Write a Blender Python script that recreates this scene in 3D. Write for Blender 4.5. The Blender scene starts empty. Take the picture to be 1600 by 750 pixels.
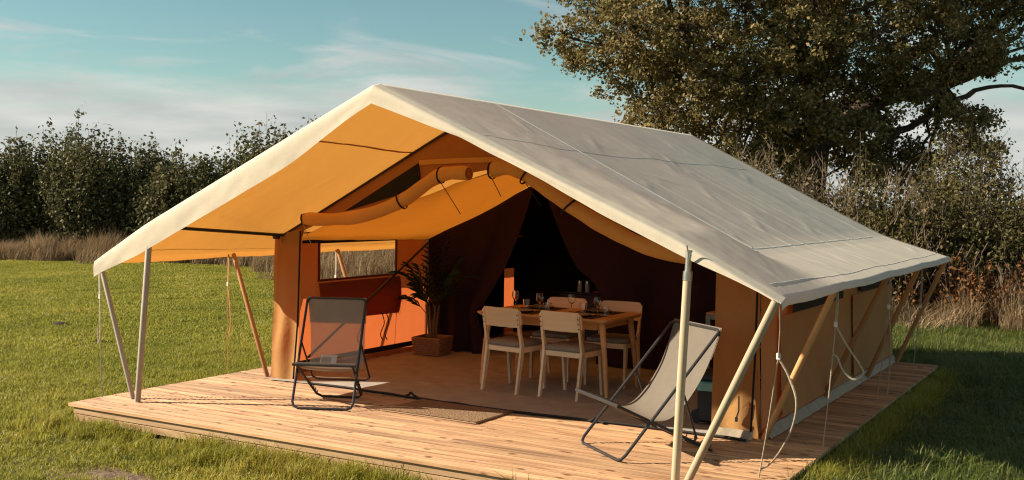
import bpy, math, random
import numpy as np
from mathutils import Vector, Matrix, Euler, noise as mnoise

scene = bpy.context.scene
COL = scene.collection
rnd = random.Random(7)
npr = np.random.default_rng(11)
R = math.radians

# ------------------------------------------------------------------ camera
CAM = Vector((8.0907, -6.1168, 1.8275))
yaw, pitch, roll, FPX = -0.5314, -0.0367, 0.0133, 1675.8
fw = Vector((math.sin(yaw) * math.cos(pitch), math.cos(yaw) * math.cos(pitch), math.sin(pitch)))
r0 = Vector((math.cos(yaw), -math.sin(yaw), 0)); u0 = r0.cross(fw)
rr = r0 * math.cos(roll) + u0 * math.sin(roll); uu = -r0 * math.sin(roll) + u0 * math.cos(roll)
cd = bpy.data.cameras.new("camera"); cam = bpy.data.objects.new("camera", cd); COL.objects.link(cam)
m = Matrix.Identity(4)
for i in range(3):
    m[i][0], m[i][1], m[i][2], m[i][3] = rr[i], uu[i], -fw[i], CAM[i]
cam.matrix_world = m
cd.sensor_width = 36.0; cd.lens = 36.0 * FPX / 1600.0; cd.clip_start = 0.05; cd.clip_end = 2000
scene.camera = cam

# ------------------------------------------------------------------ world, sun, exposure
SUN_AZ, SUN_EL = R(29.5), R(30)          # direction the light travels (from +X towards +Y), height of the sun
L = Vector((math.cos(SUN_EL) * math.cos(SUN_AZ), math.cos(SUN_EL) * math.sin(SUN_AZ), -math.sin(SUN_EL)))
sd = bpy.data.lights.new("sun", 'SUN'); sd.energy = 4.6; sd.angle = R(0.5); sd.color = (1.0, 0.86, 0.66)
sun = bpy.data.objects.new("sun", sd); COL.objects.link(sun)
sun.rotation_euler = L.to_track_quat('-Z', 'Y').to_euler(); sun.location = (-20, -10, 20)

world = bpy.data.worlds.new("World"); scene.world = world; world.use_nodes = True
nt = world.node_tree; nt.nodes.clear()
def N(t, ty, **kw):
    n = t.nodes.new(ty)
    for k, v in kw.items(): setattr(n, k, v)
    return n
def setin(n, **kw):
    for k, v in kw.items(): n.inputs[k.replace('_', ' ')].default_value = v
    return n
out = N(nt, 'ShaderNodeOutputWorld'); bg = N(nt, 'ShaderNodeBackground'); bg.inputs['Strength'].default_value = 0.064
sky = N(nt, 'ShaderNodeTexSky', sky_type='NISHITA', sun_disc=False)
sky.sun_elevation = SUN_EL; sky.sun_rotation = math.atan2(-L.x, -L.y); sky.altitude = 50; sky.air_density = 1.0; sky.dust_density = 0.25; sky.ozone_density = 2.0
tc = N(nt, 'ShaderNodeTexCoord'); sep = N(nt, 'ShaderNodeSeparateXYZ'); nt.links.new(tc.outputs['Generated'], sep.inputs[0])
tint = N(nt, 'ShaderNodeMix', data_type='RGBA', blend_type='MULTIPLY'); tint.inputs[0].default_value = 1
nt.links.new(sky.outputs[0], tint.inputs[6]); tint.inputs[7].default_value = (0.70, 0.82, 0.66, 1)
# low bank of grey cloud
mp = N(nt, 'ShaderNodeMapping'); mp.inputs['Scale'].default_value = (2.2, 2.2, 13); nt.links.new(tc.outputs['Generated'], mp.inputs[0])
nz = N(nt, 'ShaderNodeTexNoise'); nz.inputs['Scale'].default_value = 1.6; nz.inputs['Detail'].default_value = 7; nz.inputs['Roughness'].default_value = .58
nt.links.new(mp.outputs[0], nz.inputs['Vector'])
a1 = N(nt, 'ShaderNodeMath', operation='MULTIPLY_ADD'); nt.links.new(nz.outputs[0], a1.inputs[0]); a1.inputs[1].default_value = 0.12; a1.inputs[2].default_value = 0.04
a2 = N(nt, 'ShaderNodeMath', operation='SUBTRACT'); nt.links.new(a1.outputs[0], a2.inputs[0]); nt.links.new(sep.outputs[2], a2.inputs[1])
r1 = N(nt, 'ShaderNodeMapRange', interpolation_type='SMOOTHSTEP'); nt.links.new(a2.outputs[0], r1.inputs[0])
r1.inputs[1].default_value = -0.012; r1.inputs[2].default_value = 0.02; r1.inputs[3].default_value = 0; r1.inputs[4].default_value = 0.92
# thin wisps higher up
mp2 = N(nt, 'ShaderNodeMapping'); mp2.inputs['Scale'].default_value = (3.2, 3.2, 17); mp2.inputs['Rotation'].default_value = (0.06, 0.05, 0.4)
nt.links.new(tc.outputs['Generated'], mp2.inputs[0])
nz2 = N(nt, 'ShaderNodeTexNoise'); nz2.inputs['Scale'].default_value = 1.35; nz2.inputs['Detail'].default_value = 8; nz2.inputs['Roughness'].default_value = .55; nz2.inputs['Distortion'].default_value = .9
nt.links.new(mp2.outputs[0], nz2.inputs['Vector'])
r2 = N(nt, 'ShaderNodeMapRange', interpolation_type='SMOOTHSTEP'); nt.links.new(nz2.outputs[0], r2.inputs[0])
r2.inputs[1].default_value = 0.46; r2.inputs[2].default_value = 0.72; r2.inputs[3].default_value = 0; r2.inputs[4].default_value = 0.8
mx = N(nt, 'ShaderNodeMath', operation='MAXIMUM'); nt.links.new(r1.outputs[0], mx.inputs[0]); nt.links.new(r2.outputs[0], mx.inputs[1])
mixc = N(nt, 'ShaderNodeMix', data_type='RGBA'); nt.links.new(mx.outputs[0], mixc.inputs[0]); nt.links.new(tint.outputs[2], mixc.inputs[6])
nz3_ = N(nt, 'ShaderNodeTexNoise'); nz3_.inputs['Scale'].default_value = 3.4; nz3_.inputs['Detail'].default_value = 6; nt.links.new(mp.outputs[0], nz3_.inputs['Vector'])
ccol = N(nt, 'ShaderNodeMix', data_type='RGBA'); cr_ = N(nt, 'ShaderNodeMapRange'); nt.links.new(nz3_.outputs[0], cr_.inputs[0]); cr_.inputs[1].default_value = .35; cr_.inputs[2].default_value = .68
nt.links.new(cr_.outputs[0], ccol.inputs[0]); ccol.inputs[6].default_value = (3.7, 3.85, 3.8, 1); ccol.inputs[7].default_value = (5.4, 5.35, 5.1, 1); nt.links.new(ccol.outputs[2], mixc.inputs[7])
nt.links.new(mixc.outputs[2], bg.inputs['Color']); nt.links.new(bg.outputs[0], out.inputs['Surface'])

scene.view_settings.view_transform = 'Standard'; scene.view_settings.look = 'None'
scene.view_settings.exposure = 1.12; scene.view_settings.gamma = 1.0; scene.view_settings.use_curve_mapping = False
scene.render.engine = 'CYCLES'
scene.cycles.use_denoising = True; scene.cycles.denoising_prefilter = "ACCURATE"; scene.cycles.denoising_input_passes = "RGB_ALBEDO_NORMAL"; scene.cycles.filter_width = 1.2; scene.cycles.max_bounces = 8; scene.cycles.diffuse_bounces = 6
scene.cycles.transparent_max_bounces = 12; scene.cycles.caustics_reflective = False; scene.cycles.caustics_refractive = False

# ------------------------------------------------------------------ materials
def ramp(t, src, stops):
    n = N(t, 'ShaderNodeValToRGB'); t.links.new(src, n.inputs[0])
    e = n.color_ramp.elements
    while len(e) < len(stops): e.new(0.5)
    for k, (p, c) in enumerate(stops):
        e[k].position = p; e[k].color = (*c, 1) if len(c) == 3 else c
    return n.outputs[0]
def mul(c, k): return tuple(min(1, v * k) for v in c)
def newmat(name):
    ma = bpy.data.materials.new(name); ma.use_nodes = True
    t = ma.node_tree; b = t.nodes['Principled BSDF']; return ma, t, b, t.nodes['Material Output']
def noise_tex(t, scale, detail=4, rough=.55, vec=None, dist=0):
    n = N(t, 'ShaderNodeTexNoise'); n.inputs['Scale'].default_value = scale; n.inputs['Detail'].default_value = detail
    n.inputs['Roughness'].default_value = rough; n.inputs['Distortion'].default_value = dist
    if vec is not None: t.links.new(vec, n.inputs['Vector'])
    return n.outputs[0]
def coords(t, kind='Object', scale=(1, 1, 1), rot=(0, 0, 0)):
    c = N(t, 'ShaderNodeTexCoord'); mpn = N(t, 'ShaderNodeMapping'); mpn.inputs['Scale'].default_value = scale; mpn.inputs['Rotation'].default_value = rot
    t.links.new(c.outputs[kind], mpn.inputs[0]); return mpn.outputs[0]
def bump(t, b, h, strength=.3, dist=.01):
    n = N(t, 'ShaderNodeBump'); n.inputs['Strength'].default_value = strength; n.inputs['Distance'].default_value = dist
    t.links.new(h, n.inputs['Height']); t.links.new(n.outputs[0], b.inputs['Normal']); return n
def simple(name, c, rough=.6, metal=0, var=.18, scale=20, bs=.15, bd=.004, spec=.4):
    ma, t, b, o = newmat(name); v = coords(t)
    n = noise_tex(t, scale, 5, .6, v)
    t.links.new(ramp(t, n, [(.3, mul(c, 1 - var)), (.7, mul(c, 1 + var))]), b.inputs['Base Color'])
    b.inputs['Roughness'].default_value = rough; b.inputs['Metallic'].default_value = metal; b.inputs['Specular IOR Level'].default_value = spec
    if bs: bump(t, b, n, bs, bd)
    return ma
def fabric(name, c, trans=None, k=.4, var=.1, scale=3, bs=.25, bd=.03, weave=True, rough=.85, inner=None, stretch=(1, 1, 1)):
    """canvas: diffuse, plus light let through; inner = colour of the lining side"""
    ma, t, b, o = newmat(name); v = coords(t, scale=stretch)
    n = noise_tex(t, scale, 6, .6, v)
    c1 = ramp(t, n, [(.3, mul(c, 1 - var)), (.7, mul(c, 1 + var))])
    if inner:
        c2 = ramp(t, n, [(.3, mul(inner, 1 - var)), (.7, mul(inner, 1 + var))])
        ge = N(t, 'ShaderNodeNewGeometry'); mi = N(t, 'ShaderNodeMix', data_type='RGBA')
        t.links.new(ge.outputs['Backfacing'], mi.inputs[0]); t.links.new(c1, mi.inputs[6]); t.links.new(c2, mi.inputs[7]); c1 = mi.outputs[2]
    t.links.new(c1, b.inputs['Base Color']); b.inputs['Roughness'].default_value = rough; b.inputs['Specular IOR Level'].default_value = .2
    bn = bump(t, b, n, bs, bd)
    if weave:
        v2 = coords(t); w = noise_tex(t, 260, 2, .5, v2)
        b2 = N(t, 'ShaderNodeBump'); b2.inputs['Strength'].default_value = .12; b2.inputs['Distance'].default_value = .002
        t.links.new(w, b2.inputs['Height']); t.links.new(bn.outputs[0], b2.inputs['Normal']); t.links.new(b2.outputs[0], b.inputs['Normal'])
    if trans:
        tr = N(t, 'ShaderNodeBsdfTranslucent'); tr.inputs[0].default_value = (*trans, 1); t.links.new(bn.outputs[0], tr.inputs['Normal'])
        ms = N(t, 'ShaderNodeMixShader'); ms.inputs[0].default_value = k
        t.links.new(b.outputs[0], ms.inputs[1]); t.links.new(tr.outputs[0], ms.inputs[2]); t.links.new(ms.outputs[0], o.inputs['Surface'])
    return ma
def wood(name, c1, c2, axis='X', scale=1, knots=False, rough=.55, perobj=True, bs=.2):
    ma, t, b, o = newmat(name)
    s = {'X': (.8, 14, 14), 'Y': (14, .8, 14), 'Z': (14, 14, .8)}[axis]
    c = N(t, 'ShaderNodeTexCoord'); vec = c.outputs['Object']
    if perobj:
        oi = N(t, 'ShaderNodeObjectInfo'); ad = N(t, 'ShaderNodeVectorMath', operation='MULTIPLY_ADD')
        cx = N(t, 'ShaderNodeCombineXYZ'); t.links.new(oi.outputs['Random'], cx.inputs[0]); t.links.new(oi.outputs['Random'], cx.inputs[1]); t.links.new(oi.outputs['Random'], cx.inputs[2])
        t.links.new(cx.outputs[0], ad.inputs[0]); ad.inputs[1].default_value = (37, 53, 71); t.links.new(vec, ad.inputs[2]); vec = ad.outputs[0]
    mpn = N(t, 'ShaderNodeMapping'); mpn.inputs['Scale'].default_value = tuple(v * scale for v in s); t.links.new(vec, mpn.inputs[0])
    n = noise_tex(t, 1.6, 6, .6, mpn.outputs[0], .8)
    col = ramp(t, n, [(.28, c2), (.62, c1)])
    if perobj:
        hv = N(t, 'ShaderNodeHueSaturation'); mr = N(t, 'ShaderNodeMapRange'); t.links.new(oi.outputs['Random'], mr.inputs[0]); mr.inputs[3].default_value = .70; mr.inputs[4].default_value = 1.18
        t.links.new(mr.outputs[0], hv.inputs['Value']); t.links.new(col, hv.inputs['Color']); col = hv.outputs[0]
    if knots:
        mk = N(t, 'ShaderNodeMapping'); mk.inputs['Scale'].default_value = (5.5, 11, 11); t.links.new(vec, mk.inputs[0])
        vo = N(t, 'ShaderNodeTexVoronoi'); vo.inputs['Scale'].default_value = 1.0; t.links.new(mk.outputs[0], vo.inputs['Vector'])
        kk = N(t, 'ShaderNodeMapRange', interpolation_type='SMOOTHSTEP'); t.links.new(vo.outputs['Distance'], kk.inputs[0]); kk.inputs[1].default_value = .08; kk.inputs[2].default_value = .30; kk.inputs[3].default_value = 1; kk.inputs[4].default_value = 0
        sepc = N(t, 'ShaderNodeSeparateColor'); t.links.new(vo.outputs['Color'], sepc.inputs[0])
        gt = N(t, 'ShaderNodeMath', operation='GREATER_THAN'); t.links.new(sepc.outputs[0], gt.inputs[0]); gt.inputs[1].default_value = .42
        pm = N(t, 'ShaderNodeMath', operation='MULTIPLY'); t.links.new(kk.outputs[0], pm.inputs[0]); t.links.new(gt.outputs[0], pm.inputs[1])
        mi = N(t, 'ShaderNodeMix', data_type='RGBA'); t.links.new(pm.outputs[0], mi.inputs[0]); t.links.new(col, mi.inputs[6]); mi.inputs[7].default_value = (.13, .05, .018, 1); col = mi.outputs[2]
    t.links.new(col, b.inputs['Base Color']); b.inputs['Roughness'].default_value = rough; b.inputs['Specular IOR Level'].default_value = .3
    bump(t, b, n, bs, .003); return ma
def leafmat(name, cols, trans=.3, rough=.6, spec=.18, patchy=.9, ns=.9):
    ma, t, b, o = newmat(name)
    ge = N(t, 'ShaderNodeNewGeometry'); n = noise_tex(t, ns, 4, .65, ge.outputs['Position'])
    ad = N(t, 'ShaderNodeMath', operation='MULTIPLY_ADD'); t.links.new(ge.outputs['Random Per Island'], ad.inputs[0]); ad.inputs[1].default_value = 1.55 - patchy
    sb = N(t, 'ShaderNodeMath', operation='MULTIPLY_ADD'); t.links.new(n, sb.inputs[0]); sb.inputs[1].default_value = patchy; sb.inputs[2].default_value = -.28 * patchy / .9
    t.links.new(sb.outputs[0], ad.inputs[2])
    col = ramp(t, ad.outputs[0], [(k / (len(cols) - 1), c) for k, c in enumerate(cols)])
    t.links.new(col, b.inputs['Base Color']); b.inputs['Roughness'].default_value = rough; b.inputs['Specular IOR Level'].default_value = spec
    tr = N(t, 'ShaderNodeBsdfTranslucent'); t.links.new(col, tr.inputs[0]); ms = N(t, 'ShaderNodeMixShader'); ms.inputs[0].default_value = trans
    t.links.new(b.outputs[0], ms.inputs[1]); t.links.new(tr.outputs[0], ms.inputs[2]); t.links.new(ms.outputs[0], o.inputs['Surface'])
    return ma
def glassmat(name, tint_=(1, 1, 1)):
    ma, t, b, o = newmat(name); b.inputs['Base Color'].default_value = (*tint_, 1); b.inputs['Roughness'].default_value = .02
    b.inputs['Transmission Weight'].default_value = 1; b.inputs['IOR'].default_value = 1.45; return ma

M = {}
M['fly'] = fabric('fly_canvas', (.84, .76, .63), (.66, .30, .06), .36, .04, 1.6, .08, .03, inner=(.60, .28, .06), stretch=(.8, 2.4, 1))
M['hem'] = fabric('cream_hem_canvas', (.70, .625, .50), (.6, .45, .26), .2, .06, 7, .12, .02)
M['seam'] = fabric('grey_seam_tape', (.55, .51, .44), None, bs=.1)
M['seam_light'] = fabric('pale_seam_tape', (.66, .6, .5), None, bs=.1)
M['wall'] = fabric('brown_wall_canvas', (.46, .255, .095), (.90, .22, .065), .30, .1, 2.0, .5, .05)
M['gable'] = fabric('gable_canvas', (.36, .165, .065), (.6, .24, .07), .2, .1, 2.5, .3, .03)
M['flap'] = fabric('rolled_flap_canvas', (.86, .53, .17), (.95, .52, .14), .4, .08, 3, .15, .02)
M['lining'] = fabric('golden_lining', (.80, .48, .15), (.99, .70, .30), .74, .06, 3, .2, .02)
M['mesh'] = fabric('black_insect_mesh', (.02, .018, .016), None, weave=False)
M['strap'] = fabric('black_webbing', (.018, .018, .02), None, bs=.1)
M['winflap'] = fabric('window_flap_canvas', (.17, .05, .025), (.3, .05, .02), .2, .1, 4, .3, .02)
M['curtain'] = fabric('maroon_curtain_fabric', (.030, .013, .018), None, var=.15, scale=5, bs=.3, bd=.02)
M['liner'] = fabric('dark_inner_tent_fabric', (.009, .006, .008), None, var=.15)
M['skirt'] = fabric('pale_skirt_canvas', (.34, .285, .215), None, .1, .15, 8, .4)
M['pole'] = wood('pale_pole_wood', (.60, .48, .33), (.43, .32, .20), 'Z', .5, rough=.6)
M['strut'] = wood('orange_strut_wood', (.60, .33, .145), (.43, .21, .085), 'Z', .5, rough=.5)
M['greypole'] = simple('weathered_pole', (.46, .38, .31), .5, 0, .12, 9)
M['metal'] = simple('galvanised_metal', (.55, .55, .53), .35, 1, .1, 30, .05)
M['darkmetal'] = simple('dark_grey_tube', (.045, .045, .05), .38, .3, .15, 30, .05)
M['blackpole'] = simple('black_pole', (.02, .02, .02), .4, .2)
M['rope'] = fabric('cream_cord', (.45, .37, .27), None, var=.15, scale=60)
M['tape'] = fabric('grey_webbing', (.42, .36, .29), None, var=.15, scale=40)
M['plastic'] = simple('white_plastic', (.7, .7, .68), .4)
M['deck'] = wood('pine_decking', (.57, .345, .185), (.22, .10, .043), 'X', .9, knots=True, rough=.6, bs=.35)
M['fascia'] = wood('rough_fascia_timber', (.5, .33, .19), (.3, .17, .08), 'X', .9, rough=.7)
M['carpet'] = fabric('brown_carpet', (.37, .35, .32), None, var=.14, scale=5, bs=.5, bd=.02)
M['coir'] = fabric('coir_doormat', (.28, .185, .115), None, var=.45, scale=75, bs=1.0, bd=.02)
M['edge'] = fabric('dark_carpet_binding', (.03, .026, .024), None, bs=.2)
M['sling'] = None
M['tablewood'] = wood('oak_table_wood', (.78, .46, .21), (.60, .32, .13), 'X', .6, rough=.42, bs=.08)
M['chairwood'] = wood('pale_beech', (.90, .68, .45), (.80, .57, .36), 'X', .5, rough=.45, bs=.06)
M['cushion'] = fabric('grey_cushion_fabric', (.27, .235, .20), None, var=.12, scale=30, bs=.3, bd=.004)
M['placemat'] = fabric('dark_placemat', (.05, .048, .045), None, var=.25, scale=60)
M['plate'] = simple('grey_stoneware', (.36, .33, .29), .3, 0, .08, 15, .03)
M['bowl'] = simple('dark_napkin', (.10, .09, .085), .7, 0, .2, 30)
M['glass'] = glassmat('clear_glass')
M['pane'] = None
M['wicker'] = simple('wicker', (.32, .18, .085), .65, 0, .3, 60, .4, .006)
M['soil'] = simple('potting_soil', (.03, .02, .014), .95, 0, .3, 40, .5, .01)
M['earth'] = simple('bare_earth', (.16, .105, .07), .95, 0, .45, 26, .8, .02)
M['palm'] = leafmat('palm_leaf', [(.012, .022, .008), (.028, .045, .014), (.05, .06, .02)], .2)
M['palmstem'] = simple('palm_cane', (.16, .12, .05), .6)
M['cooler'] = simple('navy_plastic', (.012, .018, .03), .45)
M['teal'] = simple('teal_plastic', (.16, .42, .42), .45)
M['rack'] = simple('grey_green_steel', (.22, .24, .21), .45, .3)
M['black'] = simple('black_cabinet', (.012, .013, .016), .5)
M['paper'] = simple('printed_card', (.62, .62, .60), .6, 0, .12, 90, 0)
M['pink'] = simple('pink_cloth', (.45, .05, .16), .7)
M['bark'] = simple('oak_bark', (.07, .05, .035), .9, 0, .4, 7, .8, .05)
M['twig'] = simple('dry_twig', (.17, .12, .085), .85, 0, .3, 12, .3)
M['oakleaf'] = leafmat('oak_leaf', [(.065, .064, .024), (.16, .135, .048), (.28, .21, .085), (.42, .29, .13)], .34)
M['hedgeleaf'] = leafmat('hedge_leaf', [(.048, .056, .025), (.095, .096, .040), (.155, .14, .06), (.25, .21, .11)], .25)
M['darkleaf'] = leafmat('blackthorn_leaf', [(.036, .042, .014), (.078, .074, .024), (.13, .105, .038), (.21, .155, .065)], .25)
M['brownleaf'] = leafmat('dry_brown_leaf', [(.06, .052, .022), (.13, .10, .042), (.21, .155, .075)], .25)
M['bracken'] = leafmat('dead_bracken', [(.09, .04, .015), (.19, .085, .03), (.28, .14, .05)], .25)
M['grass'] = leafmat('grass_blade', [(.13, .165, .02), (.29, .295, .04), (.43, .375, .07), (.56, .44, .17)], .48, .5, .3, 1.15, .55)
M['lush'] = leafmat('lush_grass_blade', [(.05, .085, .016), (.09, .13, .024), (.15, .17, .04), (.34, .28, .10)], .4, .45, .35)
M['dry'] = leafmat('dry_grass_blade', [(.19, .125, .07), (.34, .24, .14), (.5, .38, .24)], .35, .7)

def sling_mat(name, c, alpha):
    ma = fabric(name, c, mul(c, 1.1), .25, .06, 8, .15, .01)
    t = ma.node_tree; o = t.nodes['Material Output']; src = o.inputs['Surface'].links[0].from_socket
    tr = N(t, 'ShaderNodeBsdfTransparent'); ms = N(t, 'ShaderNodeMixShader'); ms.inputs[0].default_value = alpha
    t.links.new(tr.outputs[0], ms.inputs[1]); t.links.new(src, ms.inputs[2]); t.links.new(ms.outputs[0], o.inputs['Surface']); return ma
M['sling'] = sling_mat('grey_mesh_sling', (.42, .37, .325), .74)
M['slingbar'] = sling_mat('grey_mesh_double', (.36, .32, .28), .93)
M['slinglight'] = sling_mat('beige_mesh_sling', (.205, .178, .15), .97)
def pane_mat():
    ma, t, b, o = newmat('clear_window_film'); b.inputs['Base Color'].default_value = (.8, .8, .8, 1); b.inputs['Roughness'].default_value = .08
    tr = N(t, 'ShaderNodeBsdfTransparent'); ms = N(t, 'ShaderNodeMixShader'); ms.inputs[0].default_value = .06
    t.links.new(tr.outputs[0], ms.inputs[1]); t.links.new(b.outputs[0], ms.inputs[2]); t.links.new(ms.outputs[0], o.inputs['Surface']); return ma
M['pane'] = pane_mat()
def ground_mat():
    ma, t, b, o = newmat('field_soil_and_thatch'); ge = N(t, 'ShaderNodeNewGeometry')
    n = noise_tex(t, .35, 6, .6, ge.outputs['Position']); n2 = noise_tex(t, 40, 5, .7, ge.outputs['Position'])
    c1 = ramp(t, n, [(.35, (.085, .095, .018)), (.65, (.14, .125, .03))]); c2 = ramp(t, n2, [(.3, (.4, .4, .4)), (.7, (1.1, 1.1, 1.1))])
    mi = N(t, 'ShaderNodeMix', data_type='RGBA', blend_type='MULTIPLY'); mi.inputs[0].default_value = 1; t.links.new(c1, mi.inputs[6]); t.links.new(c2, mi.inputs[7])
    t.links.new(mi.outputs[2], b.inputs['Base Color']); b.inputs['Roughness'].default_value = .95; bump(t, b, n2, .6, .04); return ma
M['ground'] = ground_mat()

# ------------------------------------------------------------------ mesh helpers
def mesh_np(name, V, F, smooth=False):
    """V (n,3), F (k,3|4) int arrays, or a list of such"""
    me = bpy.data.meshes.new(name)
    Fs = F if isinstance(F, list) else [F]
    V = np.asarray(V, dtype=np.float32)
    li = np.concatenate([f.reshape(-1) for f in Fs]).astype(np.int32)
    cnt = np.concatenate([np.full(len(f), f.shape[1], np.int32) for f in Fs])
    st = np.concatenate([[0], np.cumsum(cnt)[:-1]]).astype(np.int32)
    me.vertices.add(len(V)); me.vertices.foreach_set('co', V.reshape(-1))
    me.loops.add(len(li)); me.loops.foreach_set('vertex_index', li)
    me.polygons.add(len(cnt)); me.polygons.foreach_set('loop_start', st)
    if smooth: me.polygons.foreach_set('use_smooth', np.ones(len(cnt), bool))
    me.update(calc_edges=True); return me
def link(name, me, mt, parent=None, loc=None, rot=None):
    o = bpy.data.objects.new(name, me); COL.objects.link(o)
    if mt is not None and me is not None and not me.materials: me.materials.append(mt)
    if parent: o.parent = parent
    if loc is not None: o.location = loc
    if rot is not None: o.rotation_euler = rot
    return o
def tag(o, label=None, cat=None, group=None, kind=None):
    if label: o['label'] = label
    if cat: o['category'] = cat
    if group: o['group'] = group
    if kind: o['kind'] = kind
    return o
def thing(name, label, cat, loc=(0, 0, 0), rz=0, group=None):
    o = bpy.data.objects.new(name, None); COL.objects.link(o); o.location = loc; o.rotation_euler = (0, 0, rz); o.empty_display_size = .1
    return tag(o, label, cat, group)
def copy_tree(o, parent=None, loc=None, rz=None, label=None):
    c = o.copy(); COL.objects.link(c); c.parent = parent
    if loc is not None: c.location = loc
    if rz is not None: c.rotation_euler = (0, 0, rz)
    if label: c['label'] = label
    for ch in o.children: copy_tree(ch, c)
    return c

class MB:
    def __init__(s, off=(0, 0, 0)): s.v = []; s.f = []; s.off = Vector(off)
    def add(s, vs, fs):
        k = len(s.v); s.v += [Vector(v) for v in vs]; s.f += [tuple(i + k for i in f) for f in fs]; return s
    def box(s, c, d, rot=None, bev=0.0):
        hx, hy, hz = d[0] / 2, d[1] / 2, d[2] / 2
        if bev:
            b = min(bev, hx * .9, hy * .9, hz * .9); vs = []; 
            for z, ins in ((-hz, b), (-hz + b, 0), (hz - b, 0), (hz, b)):
                X, Y = hx - ins, hy - ins
                vs += [(-X + b, -Y, z), (X - b, -Y, z), (X, -Y + b, z), (X, Y - b, z), (X - b, Y, z), (-X + b, Y, z), (-X, Y - b, z), (-X, -Y + b, z)]
            fs = [tuple(range(7, -1, -1)), tuple(range(24, 32))]
            for r in range(3):
                for i in range(8): fs.append((r * 8 + i, r * 8 + (i + 1) % 8, r * 8 + 8 + (i + 1) % 8, r * 8 + 8 + i))
        else:
            vs = [(x, y, z) for z in (-hz, hz) for x, y in ((-hx, -hy), (hx, -hy), (hx, hy), (-hx, hy))]
            fs = [(3, 2, 1, 0), (4, 5, 6, 7)] + [(i, (i + 1) % 4, 4 + (i + 1) % 4, 4 + i) for i in range(4)]
        mt = Euler(rot).to_matrix() if rot is not None else Matrix.Identity(3)
        return s.add([mt @ Vector(v) + Vector(c) for v in vs], fs)
    def tube(s, pts, r, n=8, closed=False, caps=True, flat=None):
        P = [Vector(p) for p in pts]; m_ = len(P)
        rs = r if isinstance(r, (list, tuple)) else [r] * m_
        vs = []; ref = None
        for i in range(m_):
            if closed: d = P[(i + 1) % m_] - P[i - 1]
            else: d = P[min(i + 1, m_ - 1)] - P[max(i - 1, 0)]
            d = d.normalized() if d.length > 1e-9 else Vector((0, 0, 1))
            if ref is None:
                ref = Vector((0, 0, 1)) if abs(d.z) < .9 else Vector((1, 0, 0))
            a = (ref - d * ref.dot(d))
            a = a.normalized() if a.length > 1e-6 else d.orthogonal().normalized()
            ref = a; b = d.cross(a)
            for k in range(n):
                t = 2 * math.pi * (k + .5) / n; fa, fb = (flat if flat else (1, 1))
                vs.append(P[i] + (a * math.cos(t) * fa + b * math.sin(t) * fb) * rs[i])
        fs = []
        for i in range(m_ if closed else m_ - 1):
            j = (i + 1) % m_
            for k in range(n): fs.append((i * n + k, i * n + (k + 1) % n, j * n + (k + 1) % n, j * n + k))
        if caps and not closed: fs += [tuple(range(n - 1, -1, -1)), tuple(range((m_ - 1) * n, m_ * n))]
        return s.add(vs, fs)
    def lathe(s, prof, c=(0, 0, 0), n=20):
        vs = []; fs = []
        for r, z in prof: vs += [(c[0] + r * math.cos(2 * math.pi * k / n), c[1] + r * math.sin(2 * math.pi * k / n), c[2] + z) for k in range(n)]
        for i in range(len(prof) - 1):
            for k in range(n): fs.append((i * n + k, i * n + (k + 1) % n, (i + 1) * n + (k + 1) % n, (i + 1) * n + k))
        return s.add(vs, fs)
    def grid(s, fn, nu, nv, skip=None):
        k = len(s.v)
        for i in range(nu + 1):
            for j in range(nv + 1): s.v.append(Vector(fn(i / nu, j / nv)))
        for i in range(nu):
            for j in range(nv):
                if skip and skip((i + .5) / nu, (j + .5) / nv): continue
                a = k + i * (nv + 1) + j; s.f.append((a, a + nv + 1, a + nv + 2, a + 1))
        return s
    def prism(s, poly, ext, axis='y'):
        """poly 2-D (x,z) extruded along y from ext[0] to ext[1] (axis y), or (y,z) along x"""
        n = len(poly)
        if axis == 'y': vs = [(p[0], e, p[1]) for e in ext for p in poly]
        elif axis == 'x': vs = [(e, p[0], p[1]) for e in ext for p in poly]
        else: vs = [(p[0], p[1], e) for e in ext for p in poly]
        fs = [tuple(range(n)), tuple(range(2 * n - 1, n - 1, -1))] + [(i, n + i, n + (i + 1) % n, (i + 1) % n) for i in range(n)]
        return s.add(vs, fs)
    def mesh(s, name, smooth=True, angle=40):
        me = bpy.data.meshes.new(name); me.from_pydata([tuple(v - s.off) for v in s.v], [], s.f)
        import bmesh
        bm = bmesh.new(); bm.from_mesh(me); bmesh.ops.recalc_face_normals(bm, faces=bm.faces) if s.__dict__.get('fix', True) else None
        if smooth:
            for e in bm.edges:
                if len(e.link_faces) == 2 and e.calc_face_angle(0) > R(angle): e.smooth = False
            for f_ in bm.faces: f_.smooth = True
        bm.to_mesh(me); bm.free(); return me
    def build(s, name, mt, parent=None, smooth=True, angle=40, label=None, kind=None):
        o = link(name, s.mesh(name, smooth, angle), mt, parent)
        if label: o['label'] = label
        if kind: o['kind'] = kind
        return o
def raw(mb): mb.fix = False; return mb
def spline(pts, n):
    """Catmull-Rom through pts"""
    P = [Vector(p) for p in pts]; o = []
    for i in range(len(P) - 1):
        a, b, c, d = P[max(i - 1, 0)], P[i], P[i + 1], P[min(i + 2, len(P) - 1)]
        for k in range(n):
            t = k / n; o.append(.5 * ((2 * b) + (c - a) * t + (2 * a - 5 * b + 4 * c - d) * t * t + (3 * b - a - 3 * c + d) * t ** 3))
    o.append(P[-1]); return o
def sstep(a, b, x):
    t = max(0, min(1, (x - a) / (b - a))); return t * t * (3 - 2 * t)
def nz3(x, y, z, s=1): return mnoise.noise(Vector((x * s, y * s, z * s)))

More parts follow.
